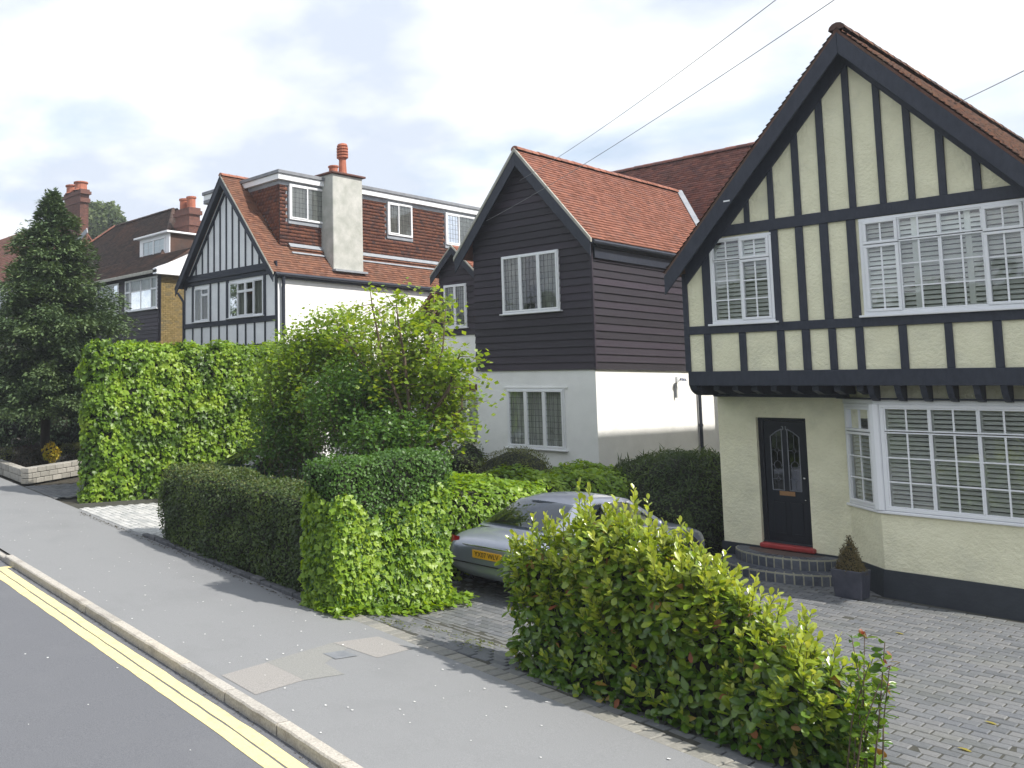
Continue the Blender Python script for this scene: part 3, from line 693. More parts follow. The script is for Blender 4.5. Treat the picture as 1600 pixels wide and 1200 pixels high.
for px_ in (1355, 1397, 1437, 1478, 1520, 1563, 1606, 1650):
    x = sx(px_, 600, YU); P = [(x, YU-.03, ZJ-.05), (x, YB-.01, ZJ-.05), (x, YB-.01, ZJ-.30)]
    for i in range(1, 6): a = math.pi/2*i/6; P.append((x, YB-.06-.24*math.sin(a), ZJ-.30+.24*(1-math.cos(a))))
    mb = MB(); mb.prism(P, (.075, 0, 0)); mb.build('bracket', BLACKT, h1)
# bay window: plan corners
B0, B1, B2, B3 = (-5.56, 17.0), (-4.95, YB), (-3.02, YB), (-2.41, 17.0)
ZS, ZT = 1.10, 2.72
def face(pa, pb):
    a, b = Vector((*pa, 0)), Vector((*pb, 0)); u = (b-a).normalized(); n = u.cross(Zv); return (a, u, Zv, n), (b-a).length
bay = [face(B0, B1), face(B1, B2), face(B2, B3)]
for fr, ln in bay:
    wall('bay_wall', fr, rect(0, ln, GZ, ZS-.03), [], .2, CREAM, h1)
    wall('bay_frieze', fr, rect(0, ln, ZT+.08, ZJ-.04), [], .1, CREAM, h1, off=-.0)
def baypoly(d, z):   # offset outline of the bay
    k = d*math.tan(math.radians(45)/2)*1.0
    s = d*math.sqrt(.5)
    return [(B0[0]-d*1.1, 17.0, z), (B1[0]-k, YB-d, z), (B2[0]+k, YB-d, z), (B3[0]+d*1.1, 17.0, z)]
mb = MB(); mb.prism(baypoly(.055, ZS-.05), (0, 0, .045)); mb.build('bay_sill', UPVC, h1, bevel=.01)
mb = MB(); mb.prism(baypoly(.02, ZT-.002), (0, 0, .075)); mb.build('bay_head', UPVC, h1, bevel=.006)
mb = MB(); mb.prism(baypoly(.10, ZT+.076), (0, 0, .022)); mb.build('bay_lip', BLACKT, h1, bevel=.004)
# vertical grooves of the boarded frieze
for i in range(18):
    x = B1[0]+.05+i*.108; mb = MB(); mb.box(x, YB-.006, ZT+.1, x+.10, YB-.0005, ZJ-.045); mb.build('frieze_board', CREAM, h1, bevel=.004)
window(h1, bay[0][0], .05, bay[0][1]-.02, ZS, ZT, [(0, 1, 0, .735, 1, 2, 3), (0, 1, .745, 1, 1, 2, 1)], fw_=.05, sill=False, slat=.068)
window(h1, bay[1][0], .07, bay[1][1]-.07, ZS, ZT, [(0, .333, 0, .755, 0, 2, 3), (0, .333, .765, 1, 0, 2, 1), (.333, .666, 0, .755, 0, 2, 3), (.333, .666, .765, 1, 0, 2, 1), (.666, 1, 0, .755, 0, 2, 3), (.666, 1, .765, 1, 0, 2, 1)], fw_=.05, sill=False, slat=.068)
window(h1, bay[2][0], .02, bay[2][1]-.05, ZS, ZT, [(0, 1, 0, .735, 1, 2, 3), (0, 1, .745, 1, 1, 2, 1)], fw_=.05, sill=False, slat=.068)
for P in (B1, B2):
    mb = MB(); mb.lathe((P[0], P[1]+.0, ZS), [(.075, 0), (.075, ZT-ZS)], 8); mb.build('bay_corner_post', UPVC, h1)
# plinth (flared towards the ground on the bay)
ZP = .20
mb = MB(); mb.box(XL-.03, 16.965, GZ, B0[0]-.05, 16.999, ZP); mb.build('plinth', PLINTH, h1)
mb = MB(); mb.box(XL-.03, 17.0, GZ, XL-.002, 31.9, ZP); mb.build('plinth', PLINTH, h1)
mb = MB(); tp = baypoly(.03, ZP); bt = baypoly(.09, GZ); mb.add([Vector(p) for p in bt+tp], [(0, 1, 5, 4), (1, 2, 6, 5), (2, 3, 7, 6), (4, 5, 6, 7), (3, 2, 1, 0), (0, 4, 7, 3)]); mb.build('plinth', PLINTH, h1)
# roof
vr = Vector((-1, 0, RS)).normalized(); vl = Vector((1, 0, RS)).normalized(); hw = 2.86; sl = hw*math.hypot(1, RS)
YF, YBk = 15.72, 32.2
# right slope: U = +Y
slope(h1, 'roof', (RX+hw, YF, RZ-RS*hw), Yv, vr, rect(0, YBk-YF, 0, sl), TILEB, gauge=.1, singles=60)
slope(h1, 'roof', (RX-hw, YBk, RZ-RS*hw), -Yv, vl, rect(0, YBk-YF, 0, sl), TILEB, gauge=.1)
ridge(h1, (RX, YF+.02, RZ+.03), (RX, YBk, RZ+.03), TILEB)
for sgn in (-1, 1):      # bargeboards, rake timber on the wall, soffit
    def RK(d, dz0, dz1, y, th, nm, foot=2.86, apex=0.0):
        P = [(RX+sgn*apex, y, RZ-dz0), (RX+sgn*foot, y, RZ-RS*foot-dz0), (RX+sgn*foot, y, RZ-RS*foot-dz1), (RX+sgn*apex, y, RZ-dz1)]
        mb = MB(); mb.prism(P, (0, th, 0)); mb.build(nm, BLACKT, h1, bevel=.006)
    RK(0, .055, .40, YF-.01, .035, 'bargeboard')
    RK(0, .10, .52, YU-.05, .049, 'rake_timber', foot=2.62)
    RK(0, .10, .13, YF+.03, YU-YF-.03, 'soffit', foot=2.8)
# small white mark on the bargeboard
mb = MB(); c = AY(1135, 314, YF-.02); mb.box(c[0]-.05, YF-.02, c[2]-.012, c[0]+.05, YF-.012, c[2]+.012); mb.build('white_mark', UPVC, h1)
# door
DY = Y0+.10
df = MB(); df.box(DX0, DY-.02, DZ0, DX0+.075, DY+.08, DZ1); df.box(DX1-.05, DY-.02, DZ0, DX1, DY+.08, DZ1); df.box(DX0+.075, DY-.02, DZ1-.06, DX1-.05, DY+.08, DZ1)
dfo = df.build('door_frame', BLACKD, h1, bevel=.006)
lx0, lx1, lz0, lz1 = DX0+.08, DX1-.055, DZ0+.03, DZ1-.065
frd = front(DY+.01); mid = (lx0+lx1)/2; W_ = lx1-lx0
def arch(x0, x1, z0, z1, up):     # panel with a sloping head, high towards the middle
    return [(x0, z0), (x1, z0), (x1, z1 if up > 0 else z1-.13), ((x0+x1)/2, z1-.05), (x0, z1-.13 if up > 0 else z1)]
glz = [arch(lx0+.10, mid-.045, .27+.92, .27+1.98, 1), arch(mid+.045, lx1-.10, .27+.92, .27+1.98, -1)]
door = wall('door', frd, rect(lx0, lx1, lz0, lz1), glz, .045, BLACKD, h1)
for g in glz:
    mb = MB(); mb.add([Vector((x, DY+.03, z)) for x, z in g], [tuple(range(5))]); mb.build('door_glass', GLASSD, door)
    cx_ = sum(p[0] for p in g[:2])/2; mb = MB(); y = DY+.024; x0, x1 = g[0][0], g[1][0]
    for zc_, r in ((1.38, .045), (1.62, .075), (1.88, .045)):
        k = 12 if r > .05 else 4
        pts = [(cx_+r*.75*math.cos(a*2*math.pi/k), y, zc_+r*math.sin(a*2*math.pi/k)) for a in range(k+1)]
        mb.tube(pts, .004, 4)
        for xa, xb in ((x0, cx_-r*.75), (cx_+r*.75, x1)): mb.tube([(xa, y, zc_), (xb, y, zc_)], .004, 4)
    for za, zb in ((1.19, 1.335), (1.425, 1.545), (1.695, 1.835), (1.925, 2.2)): mb.tube([(cx_, y, za), (cx_, y, zb)], .003, 4)
    for g_ in range(5):
        a, b_ = g[g_], g[(g_+1) % 5]; mb.tube([(a[0], DY+.006, a[1]), (b_[0], DY+.006, b_[1])], .009, 4)
    mb.build('lead_came', MATS['lead_grey'], door)
for x0, x1 in ((lx0+.09, mid-.04), (mid+.04, lx1-.09)):      # raised lower panels
    mb = MB(); mb.box(x0, DY-.004, .42, x1, DY+.008, 1.0); mb.build('door_panel', BLACKD, door, bevel=.01)
    for q in ((x0, x1, .44, .455), (x0, x1, .965, .98)):
        mb = MB(); mb.box(q[0]+.02, DY-.012, q[2], q[1]-.02, DY-.0045, q[3]); mb.build('door_moulding', BLACKD, door)
mb = MB(); mb.box(mid-.12, DY-.006, 1.10, mid+.12, DY+.008, 1.175); mb.box(mid-.095, DY-.012, 1.118, mid+.095, DY-.006, 1.157); mb.build('letterbox', BRASS, door, bevel=.003)
for zc_, r in ((1.42, .022), (1.05, .014)):
    mb = MB(); mb.lathe((0, 0, 0), [(r*.6, 0), (r, .01), (r*.9, .03), (r*.3, .036)], 12)
    mb.v = [(lx1-.045+x, DY+.01-z, zc_+y) for x, y, z in mb.v]; mb.build('door_knob', CHROME, door, smooth=True)
no = text_mesh('house_number', '31', .10, .004, MATS['lead_grey'], door); no.location = Vector((mid, DY+.004, 2.235))-world_loc(door); no.rotation_euler = (math.pi/2, 0, 0)
mb = MB(); mb.box(DX0-.01, 16.90, DZ0-.085, DX1+.05, DY+.02, DZ0-.0); mb.build('threshold', REDP, h1, bevel=.02)
mb = MB(); mb.box(DX0, DY-.03, DZ0+.001, DX1, DY+.02, DZ0+.03); mb.build('weather_bar', PLINTH, h1)

# entrance steps of radial bricks
stp = thing('entrance_steps', 'two curved blue brick steps with pale joints below the black front door', 'steps', (-6.45, 16.97, -.15))
def tier(cx_, rx, ry, z0, z1, n, top):
    core = MB(); P = [(cx_+(rx-.005)*math.cos(math.pi+math.pi*i/32), 16.96-(ry-.005)*math.sin(math.pi*i/32), z0) for i in range(33)]
    core.prism(P, (0, 0, z1-z0-.004)); core.build('mortar_core', MORTY, stp)
    inn = MB(); P = [(cx_+(rx-.21)*math.cos(math.pi+math.pi*i/24), 16.955-(ry-.21)*math.sin(math.pi*i/24), z1-.004) for i in range(25)]
    inn.prism(P, (0, 0, .008)); inn.build('tread', top, stp)
    # equal arc length
    ang = []; th = 0; N_ = 600; acc = [0]
    for i in range(N_): a, b_ = math.pi*i/N_, math.pi*(i+1)/N_; acc.append(acc[-1]+math.hypot(rx*(math.cos(b_)-math.cos(a)), ry*(math.sin(b_)-math.sin(a))))
    for k in range(n+1): tgt = acc[-1]*k/n; ang.append(math.pi*next(i for i, q in enumerate(acc) if q >= tgt-1e-9)/N_)
    for k in range(n):
        a, b_ = ang[k]+.012/rx, ang[k+1]-.012/rx
        prof = [(-.21, z1), (-.045, z1), (-.015, z1-.012), (0, z1-.045), (0, z0)]
        Vs = []
        for t in (a, b_):
            d = Vector((-math.cos(t), -math.sin(t), 0)); nrm = Vector((d.x*ry, d.y*rx, 0)).normalized(); base = Vector((cx_-rx*math.cos(t), 16.96-ry*math.sin(t), 0))
            for o_, z in prof+[(-.21, z0)]: Vs.append(base+nrm*o_+Vector((0, 0, z+.006*(o_ > -.2 or z == z1))))
        mb = MB(); m_ = 6; mb.add(Vs, [(i, (i+1) % m_, m_+(i+1) % m_, m_+i) for i in range(m_)]+[tuple(range(m_-1, -1, -1)), tuple(range(m_, 2*m_))], R.random())
        mb.build('brick', BLUEB, stp)
tier(-6.52, 1.02, 1.05, -.32, -.02, 25, BLUEB)
tier(-6.52, .78, .70, -.1, .165, 19, RUSTT)

def planter(x, y, z, label, s=.4, h=.42, th=.52):
    t = thing('planter', label, 'planter', (x, y, z), 'dark square planters by the front door')
    mb = MB(); i = .035; k = .03
    V = [(x-s/2+k, y-s/2+k, z), (x+s/2-k, y-s/2+k, z), (x+s/2-k, y+s/2-k, z), (x-s/2+k, y+s/2-k, z), (x-s/2, y-s/2, z+h), (x+s/2, y-s/2, z+h), (x+s/2, y+s/2, z+h), (x-s/2, y+s/2, z+h),
         (x-s/2+i, y-s/2+i, z+h), (x+s/2-i, y-s/2+i, z+h), (x+s/2-i, y+s/2-i, z+h), (x-s/2+i, y+s/2-i, z+h), (x-s/2+i, y-s/2+i, z+h-.05), (x+s/2-i, y-s/2+i, z+h-.05), (x+s/2-i, y+s/2-i, z+h-.05), (x-s/2+i, y+s/2-i, z+h-.05)]
    mb.add(V, [(0, 3, 2, 1), (0, 1, 5, 4), (1, 2, 6, 5), (2, 3, 7, 6), (3, 0, 4, 7), (4, 5, 9, 8), (5, 6, 10, 9), (6, 7, 11, 10), (7, 4, 8, 11), (8, 9, 13, 12), (9, 10, 14, 13), (10, 11, 15, 14), (11, 8, 12, 15)])
    mb.build('pot', PLANTM, t, bevel=.008)
    mb = MB(); mb.box(x-s/2+i, y-s/2+i, z+h-.06, x+s/2-i, y+s/2-i, z+h-.045); mb.build('soil', SOIL, t)
    return t

# ================================================================== HOUSE 2: black weatherboard over white render
h2 = thing('weatherboarded_house', 'white rendered house with black weatherboard upper floor and orange tiled gable', 'house', (-12.7, 19, 0))
X0, X1, YW = -14.38, -11.08, 19.0; ZB = 3.39
R2X, R2Z, R2S = -12.85, 8.95, 1.31
def r2(x, d=0.): return R2Z-d-R2S*abs(x-R2X)
u1 = win_rect([(783.75, 402), (872.2, 389.3), (875.3, 484), (785.5, 491.5)], YW-.05)
u2 = win_rect([(792.6, 609.5), (882, 605.5), (883.5, 702), (792.5, 699)], YW-.02)
wall('wall', front(YW), rect(X0, X1, -.6, ZB), [rect(u2[0]+.02, u2[1]-.02, u2[2]+.02, u2[3]-.02)], .28, WHITER, h2)
wall('wall', sideR(X1), rect(YW+.28, 27, -.6, ZB+.0), [], .28, WHITER, h2)
wall('wall', sideR(X0+.28), rect(YW+.28, 27, -.6, ZB), [], .28, WHITER, h2)
gb_out = [(X0, ZB), (X1, ZB), (X1, r2(X1, .12)), (R2X, r2(R2X, .12)), (X0, r2(X0, .12))]
wall('gable_wall', front(YW), gb_out, [rect(u1[0]+.02, u1[1]-.02, u1[2]+.02, u1[3]-.02)], .28, BOARD, h2)
wall('upper_wall', sideR(X1), rect(YW+.28, 27, ZB, 6.5), [], .2, BOARD, h2)
wall('upper_wall', sideR(X0+.28), rect(YW+.28, 27, ZB, 6.5), [], .2, BOARD, h2)
boards(h2, front(YW), gb_out, [(u1[0], u1[1], u1[2]-.03, u1[3])], BOARD, exp=.182)
boards(h2, sideR(X1), rect(YW+.0, 25.0, ZB, 6.45), [], BOARD, exp=.182)
mb = MB(); mb.box(X1-.02, YW-.045, ZB-.005, X1+.045, YW+.02, 6.45); mb.build('corner_board', BOARD, h2, bevel=.005)
window(h2, front(YW-.04), *u1, [(0, .333, 0, 1, 1, 1, 1), (.333, .666, 0, 1, 1, 1, 1), (.666, 1, 0, 1, 1, 1, 1)], cover='curtain', lead=(4, 9), fw_=.035)
window(h2, front(YW), *u2, [(0, .333, 0, 1, 1, 1, 1), (.333, .666, 0, 1, 1, 1, 1), (.666, 1, 0, 1, 1, 1, 1)], cover='net', lead=(4, 9), fw_=.035)
mb = MB(); mb.box(u2[0]-.08, YW-.03, u2[3]+.01, u2[1]+.08, YW-.001, u2[3]+.05); mb.build('lintel_drip', WHITER, h2)
# wing roof
h2w = 1.93; s2 = h2w*math.hypot(1, R2S); v2r = Vector((-1, 0, R2S)).normalized(); v2l = Vector((1, 0, R2S)).normalized()
YV = 18.72; MS = 1.19
def ym(z): return 27.05-(8.95-z)/MS
L1 = ym(R2Z-R2S*h2w)-YV; L2 = 27.05-YV
slope(h2, 'roof', (R2X+h2w, YV, R2Z-R2S*h2w), Yv, v2r, [(0, 0), (L1, 0), (L2, s2), (0, s2)], TILEO, gauge=.105, singles=280)
slope(h2, 'roof', (R2X-h2w, 27.05, R2Z-R2S*h2w), -Yv, v2l, [(27.05-YV-L1, 0), (27.05-YV, 0), (27.05-YV, s2), (0, s2)], TILEO, gauge=.105)
ridge(h2, (R2X, YV, R2Z+.02), (R2X, 26.95, R2Z+.02), TILEO, r=.10)
for sgn in (-1, 1):
    def RK2(dz0, dz1, y, th, nm, m, foot=1.93):
        P = [(R2X, y, R2Z-dz0), (R2X+sgn*foot, y, R2Z-R2S*foot-dz0), (R2X+sgn*foot, y, R2Z-R2S*foot-dz1), (R2X, y, R2Z-dz1)]
        mb = MB(); mb.prism(P, (0, th, 0)); mb.build(nm, m, h2, bevel=.004)
    RK2(-.045, .055, YV-.035, .06, 'verge', MORTAR, 1.96)
    RK2(.06, .42, YV-.012, .03, 'bargeboard', BLACKT, 1.93)
    RK2(.08, .11, YV+.02, YW-YV-.02, 'soffit', BLACKT, 1.9)
ze = R2Z-R2S*h2w
mb = MB(); mb.box(X1+.05, YV+.3, ze-.16, R2X+h2w-.02, 25.2, ze-.10); mb.build('eaves_soffit', BLACKT, h2)
mb = MB(); mb.box(X1+.05, YV+.3, ze-.42, X1+.09, 25.2, ze-.165); mb.build('eaves_shade_board', BLACKT, h2)  # black board added to stand in for the shade band under the eave
mb = MB(); mb.tube([(R2X+h2w+.03, YV+.05, ze-.07), (R2X+h2w+.03, 25.0, ze-.07)], .055, 8); mb.build('gutter', BLACKT, h2)
# main block behind, ridge parallel to the street
RYm, RZm = 28.11, 10.21; XA, XB = -18.2, -9.3
vm = Vector((0, 1, MS)).normalized(); zem = 6.5; ye = ym(zem); slm = (RYm-ye)*math.hypot(1, MS)
hl = [(0, 0), (XB-XA, 0), (XB-XA, slm), (0, slm)]
slope(h2, 'roof', (XA, ye, zem), Xv, vm, hl, TILER, gauge=.105, holes=[])
vmb = Vector((0, -1, MS)).normalized()
slope(h2, 'roof', (XB, 2*RYm-ye, zem), -Xv, vmb, rect(0, XB-XA, 0, slm), TILER, gauge=.2, tw=.3)
ridge(h2, (XA, RYm, RZm+.03), (XB, RYm, RZm+.03), TILER)
# lead valley between wing and main roof
a = Vector((R2X+.05, 27.02, R2Z+.04)); b = Vector((R2X+h2w, ye-.03, zem+.02)); mb = MB(); nv = Vector((.5, -.5, .6)).normalized(); mb.beam(a, b, .15, nv, .03); mb.build('lead_valley', mat('lead_flashing', (.30, .32, .35), .5, (.24, .26, .29), 5, 4), h2)
wall('wall', front(25.2), rect(XA+.2, XB-.2, -.6, 6.45), [], .25, WHITER, h2)
wall('wall', sideR(XB-.2), [(25.45, -.6), (31, -.6), (31, 6.45), (RYm, 9.9), (25.45, 6.6)], [], .25, WHITER, h2)
wall('wall', sideR(XA+.45), [(25.45, -.6), (31, -.6), (31, 6.45), (RYm, 9.9), (25.45, 6.6)], [], .25, WHITER, h2)
# downpipe and security lamp on the white side wall
pp = AX(1093, 616, X1+.06); mb = MB(); mb.tube([(X1+.06, pp[1], 3.3), (X1+.06, pp[1], -.3)], .042, 8); mb.tube([(X1+.06, pp[1], 1.95), (X1+.06, pp[1], 2.02)], .055, 8); mb.build('downpipe', BLACKT, h2)
lp = AX(1060, 592, X1+.05); ly, lz = lp[1], lp[2]
mb = MB(); mb.box(X1+.001, ly-.05, lz-.08, X1+.05, ly+.05, lz+.06); mb.tube([(X1+.04, ly, lz-.05), (X1+.16, ly-.02, lz-.02)], .015, 6)
lam = mb.build('security_lamp', SIGNW, h2)
mb = MB(); mb.lathe((X1+.18, ly+.03, lz-.05), [(.03, .06), (.06, .0), (.055, -.005)], 10); mb.lathe((X1+.18, ly-.12, lz-.04), [(.03, .06), (.06, .0), (.055, -.005)], 10); mb.build('lamp_head', CHROME, lam)
mb = MB(); mb.box(X1+.02, ly-.16, lz-.48, X1+.06, ly-.11, lz-.10); mb.build('sensor_tube', MATS['lead_grey'], lam)
# small left wing
Y3 = 21.0; g3a = AY(705, 383, Y3); g3l = AY(672, 432, Y3); hx = float(g3a[0]-g3l[0]); s3 = float((g3a[2]-g3l[2])/hx); gx, gz3 = float(g3a[0]), float(g3a[2])
Yw3 = 21.22; wx0, wx1 = gx-hx+.18, gx+hx-.16; zb3 = sz(700, 525, Yw3)
u3 = win_rect([(694, 446.5), (730, 442.5), (731.5, 510), (696, 514)], Yw3)
def r3(x, d=.1): return gz3-d-s3*abs(x-gx)
o3 = [(wx0, zb3), (wx1, zb3), (wx1, r3(wx1)), (gx, r3(gx)), (wx0, r3(wx0))]
wall('gable_wall', front(Yw3), o3, [rect(u3[0]+.01, u3[1]-.01, u3[2]+.01, u3[3]-.01)], .2, BOARD, h2)
boards(h2, front(Yw3), o3, [(u3[0], u3[1], u3[2]-.03, u3[3])], BOARD, exp=.182)
window(h2, front(Yw3-.02), *u3, [(0, .5, 0, 1, 1, 1, 1), (.5, 1, 0, 1, 1, 1, 1)], cover='net', lead=(4, 9), fw_=.035)
u4 = (sx(707, 640, Yw3), X0-.02+.0, sz(740, 688, Yw3), sz(735, 612, Yw3)); u4 = (u4[0], u4[0]+1.45, u4[2], u4[3])
wall('wall', front(Yw3), rect(wx0, X0, -.6, zb3), [rect(u4[0]+.01, min(u4[1], X0-.05)-.01, u4[2]+.01, u4[3]-.01)], .2, WHITER, h2)
wall('wall', sideR(wx0+.2), rect(Yw3+.2, 25.2, -.6, 5.9), [], .2, WHITER, h2)
wall('wall', front(Yw3+.1), rect(wx1, X0, zb3, 6.0), [], .15, BOARD, h2)
window(h2, front(Yw3-.02), *u4, [(0, .4, 0, 1, 1, 1, 1), (.4, 1, 0, 1, 0, 1, 1)], cover='slats', fw_=.04, slat=.07)
mb = MB(); mb.box(sx(725, 600, Yw3), Yw3-.08, u4[3]+.01, X0-.01, Yw3-.001, u4[3]+.22); mb.build('lintel', BRICKC, h2)
v3r = Vector((-1, 0, s3)).normalized(); v3l = Vector((1, 0, s3)).normalized(); s3l = hx*math.hypot(1, s3)
slope(h2, 'roof', (gx+hx, Y3, gz3-s3*hx), Yv, v3r, rect(0, 4.3, 0, s3l), TILEO, gauge=.105)
slope(h2, 'roof', (gx-hx, Y3+4.3, gz3-s3*hx), -Yv, v3l, rect(0, 4.3, 0, s3l), TILEO, gauge=.105)
for sgn in (-1, 1):
    for dz0, dz1, y, th, nm, m in ((-.01, .05, Y3-.03, .05, 'verge', MORTAR), (.055, .27, Y3-.01, .03, 'bargeboard', BLACKT)):
        P = [(gx, y, gz3-dz0), (gx+sgn*hx, y, gz3-s3*hx-dz0), (gx+sgn*hx, y, gz3-s3*hx-dz1), (gx, y, gz3-dz1)]
        mb = MB(); mb.prism(P, (0, th, 0)); mb.build(nm, m, h2, bevel=.004)
# little pent roof on the left flank of the wing, and low roof left of the small gable
pz0 = sz(716, 500, 20.3); 
mb = MB(); mb.box(X0-.62, 19.9, pz0-.12, X0-.001, 21.2, pz0-.02); mb.build('pent_soffit', BLACKT, h2)
up = Vector((1, 0, .55)).normalized()
slope(h2, 'pent_roof', (X0-.68, 21.22, pz0), -Yv, up, rect(0, 1.35, 0, .8), TILER, gauge=.1)
q0 = AY(642, 512, 21.6); q1 = AY(692, 462, 21.6)
ul = Vector((1, 0, 1.0)).normalized(); cl = float(q0[2])
slope(h2, 'side_roof', (float(q0[0]), 25, cl), -Yv, ul, rect(0, 3.6, 0, 1.5), TILER, gauge=.105)
mb = MB(); mb.box(float(q0[0])+.05, 21.45, cl-.12, wx0-.01, 25, cl-.03); mb.build('pent_soffit', BLACKT, h2)

# ================================================================== HOUSE 3: white half-timbered gable with tile-hung dormer
h3 = thing('white_timbered_house', 'white house with thin black timbers, pointed gable and long tile-hung dormer', 'house', (-23.3, 17.5, 0))
C0, C1, YC, YCB = -25.85, -20.65, 17.5, 17.2
R3X, R3Z, R3S, R3W = -23.28, 10.15, 1.31, 2.75
def rr3(x, d=0.): return R3Z-d-R3S*abs(x-R3X)
def c5(a, b): return 270+a/7.5, 390+b/7.5
def c5x(a, b): return sx(*c5(a, b), YC-.02)
def c5z(a, b): return sz(*c5(a, b), YC-.02)
v1 = (c5x(250, 640), c5x(430, 640), c5z(340, 845), c5z(340, 450)); v2 = (c5x(655, 600), c5x(1060, 600), c5z(860, 785), c5z(860, 362))
wall('wall', front(YC), [(C0, -.6), (C1, -.6), (C1, rr3(C1, .15)), (R3X, rr3(R3X, .15)), (C0, rr3(C0, .15))], [rect(v[0]+.02, v[1]-.02, v[2]+.02, v[3]-.02) for v in (v1, v2)], .25, WHITEP, h3)
wall('wall', sideR(C1), rect(YC+.25, 29.5, -.6, 6.5), [], .25, WHITER, h3)
wall('wall', sideR(C0+.25), rect(YC+.25, 29.5, -.6, 6.5), [], .25, WHITER, h3)
wall('wall', front(29.5), [(C0+.25, -.6), (C1-.25, -.6), (C1-.25, 6.5), (R3X, 9.9), (C0+.25, 6.5)], [], .2, WHITER, h3)
def t3(x0, x1, z0, z1, d=.03): return timber(x0, x1, z0, z1, Y=YC, par=h3, d=d)
zg1 = c5z(610, 240); zg0 = c5z(650, 365); t3(C0, C1, zg0, zg1, .05)
mb = MB(); zq = (zg0+zg1)/2; mb.box(C0+.3, YC-.10, zq-.05, C1-.2, YC-.051, zq+.04); mb.build('moulding', BLACKT, h3, bevel=.01)
zg3, zg2 = c5z(640, 825), c5z(640, 885); t3(C0, C1, zg2, zg3, .04)
zg5, zg4 = c5z(640, 1125), c5z(640, 1165); t3(C0, C1, zg4, zg5, .04)
for a in (272, 345, 412, 482, 553, 625, 697, 773, 850, 930, 1010):
    x = c5x(a, 250); 
    if rr3(x, .3) > zg1+.02: timber_poly([(x-.035, zg1), (x+.035, zg1), (x+.035, rr3(x+.035, .3)), (x-.035, rr3(x-.035, .3))], Y=YC, par=h3)
for a in (232, 337, 442, 540, 633, 755, 852, 957, 1080): x = c5x(a, 1000); t3(x-.035, x+.035, zg5, zg2)
for a, b in ((222, 249), (431, 447), (527, 543), (622, 654), (1062, 1090)): t3(c5x(a, 640), c5x(b, 640), zg3, zg0)
t3(C0-.01, C0+.05, -.5, zg0); t3(C1-.12, C1+.01, zg4, zg0)
WB = [(0, .5, 0, 1, 0, 1, 1)]
window(h3, front(YC), *v1, [(0, .47, 0, 1, 0, 1, 1), (.47, 1, 0, .8, 1, 1, 1), (.47, 1, .8, 1, 1, 1, 1)], cover='curtain', fw_=.04)
window(h3, front(YC), *v2, [(0, .25, 0, 1, 0, 1, 1), (.25, .5, 0, .73, 1, 1, 1), (.25, .5, .73, 1, 1, 1, 1), (.5, .75, 0, .73, 1, 1, 1), (.5, .75, .73, 1, 1, 1, 1), (.75, 1, 0, 1, 0, 1, 1)], cover='curtain', fw_=.04)
ve = R3Z-R3S*R3W; s3l_ = R3W*math.hypot(1, R3S); v3R = Vector((-1, 0, R3S)).normalized(); v3L = Vector((1, 0, R3S)).normalized()
DXF = -21.3; DYF = 18.14; DYE = 28.6
ddist = (R3X+R3W-DXF)*math.hypot(1, R3S)     # slope distance from eave up to the dormer foot
slope(h3, 'roof', (R3X+R3W, YCB, ve), Yv, v3R, [(0, 0), (12.3, 0), (12.3, ddist), (DYF-YCB, ddist), (DYF-YCB, s3l_), (0, s3l_)], TILEM, gauge=.105)
slope(h3, 'roof', (R3X-R3W, YCB+12.3, ve), -Yv, v3L, rect(0, 12.3, 0, s3l_), TILEM, gauge=.15, tw=.25)
ridge(h3, (R3X, YCB, R3Z+.02), (R3X, DYF+.4, R3Z+.02), TILEO, r=.10)
for sgn in (-1, 1):
    for dz0, dz1, y, th, nm, m, ft in ((-.02, .05, YCB-.02, .04, 'verge', MORTAR, 2.77), (.055, .32, YCB-.008, .03, 'bargeboard', BLACKT, 2.75), (.34, .50, YC-.05, .049, 'rake_timber', BLACKT, 2.45), (.08, .11, YCB+.025, YC-YCB-.03, 'soffit', BLACKT, 2.7)):
        if nm == 'verge' and sgn == -1: m = BLACKT
        P = [(R3X, y, R3Z-dz0), (R3X+sgn*ft, y, R3Z-R3S*ft-dz0), (R3X+sgn*ft, y, R3Z-R3S*ft-dz1), (R3X, y, R3Z-dz1)]
        mb = MB(); mb.prism(P, (0, th, 0)); mb.build(nm, m, h3, bevel=.004)
# dormer
dor = MB(); dor.box(-25.2, DYF+.02, 7.3, DXF-.02, DYE, 9.78); dorm = dor.build('dormer', MATS['lead_flashing'], h3)
zt = 9.72; zbm = R3Z-R3S*(DXF-R3X)
cheek = [(DXF, zbm-.02), (DXF, zt), (R3X+(R3Z-zt)/R3S, zt)]
tiles(dorm, (0, DYF, 0), Xv, Zv, cheek, TILEH, gauge=.115, tw=.165)
def dwin(p): q = [AX(a, b, DXF) for a, b in p]; return ((q[0][1]+q[3][1])/2, (q[1][1]+q[2][1])/2, (q[2][2]+q[3][2])/2, (q[0][2]+q[1][2])/2)
d1 = dwin([(449.5, 289), (512.5, 297.5), (513, 352.5), (450.5, 343)]); d2 = dwin([(603.5, 316.5), (641.5, 322), (642, 372.5), (604, 367)]); d3 = dwin([(693.5, 333), (740, 340), (740, 390), (695, 381)])
hol = [rect(d[0]-.05, d[1]+.05, d[2]-.12, d[3]+.12) for d in (d1, d2, d3)]
tiles(dorm, (DXF, 0, 0), Yv, Zv, rect(DYF, DYE, zbm+.02, zt-.12), TILEH, gauge=.115, tw=.165, holes=hol, singles=250)
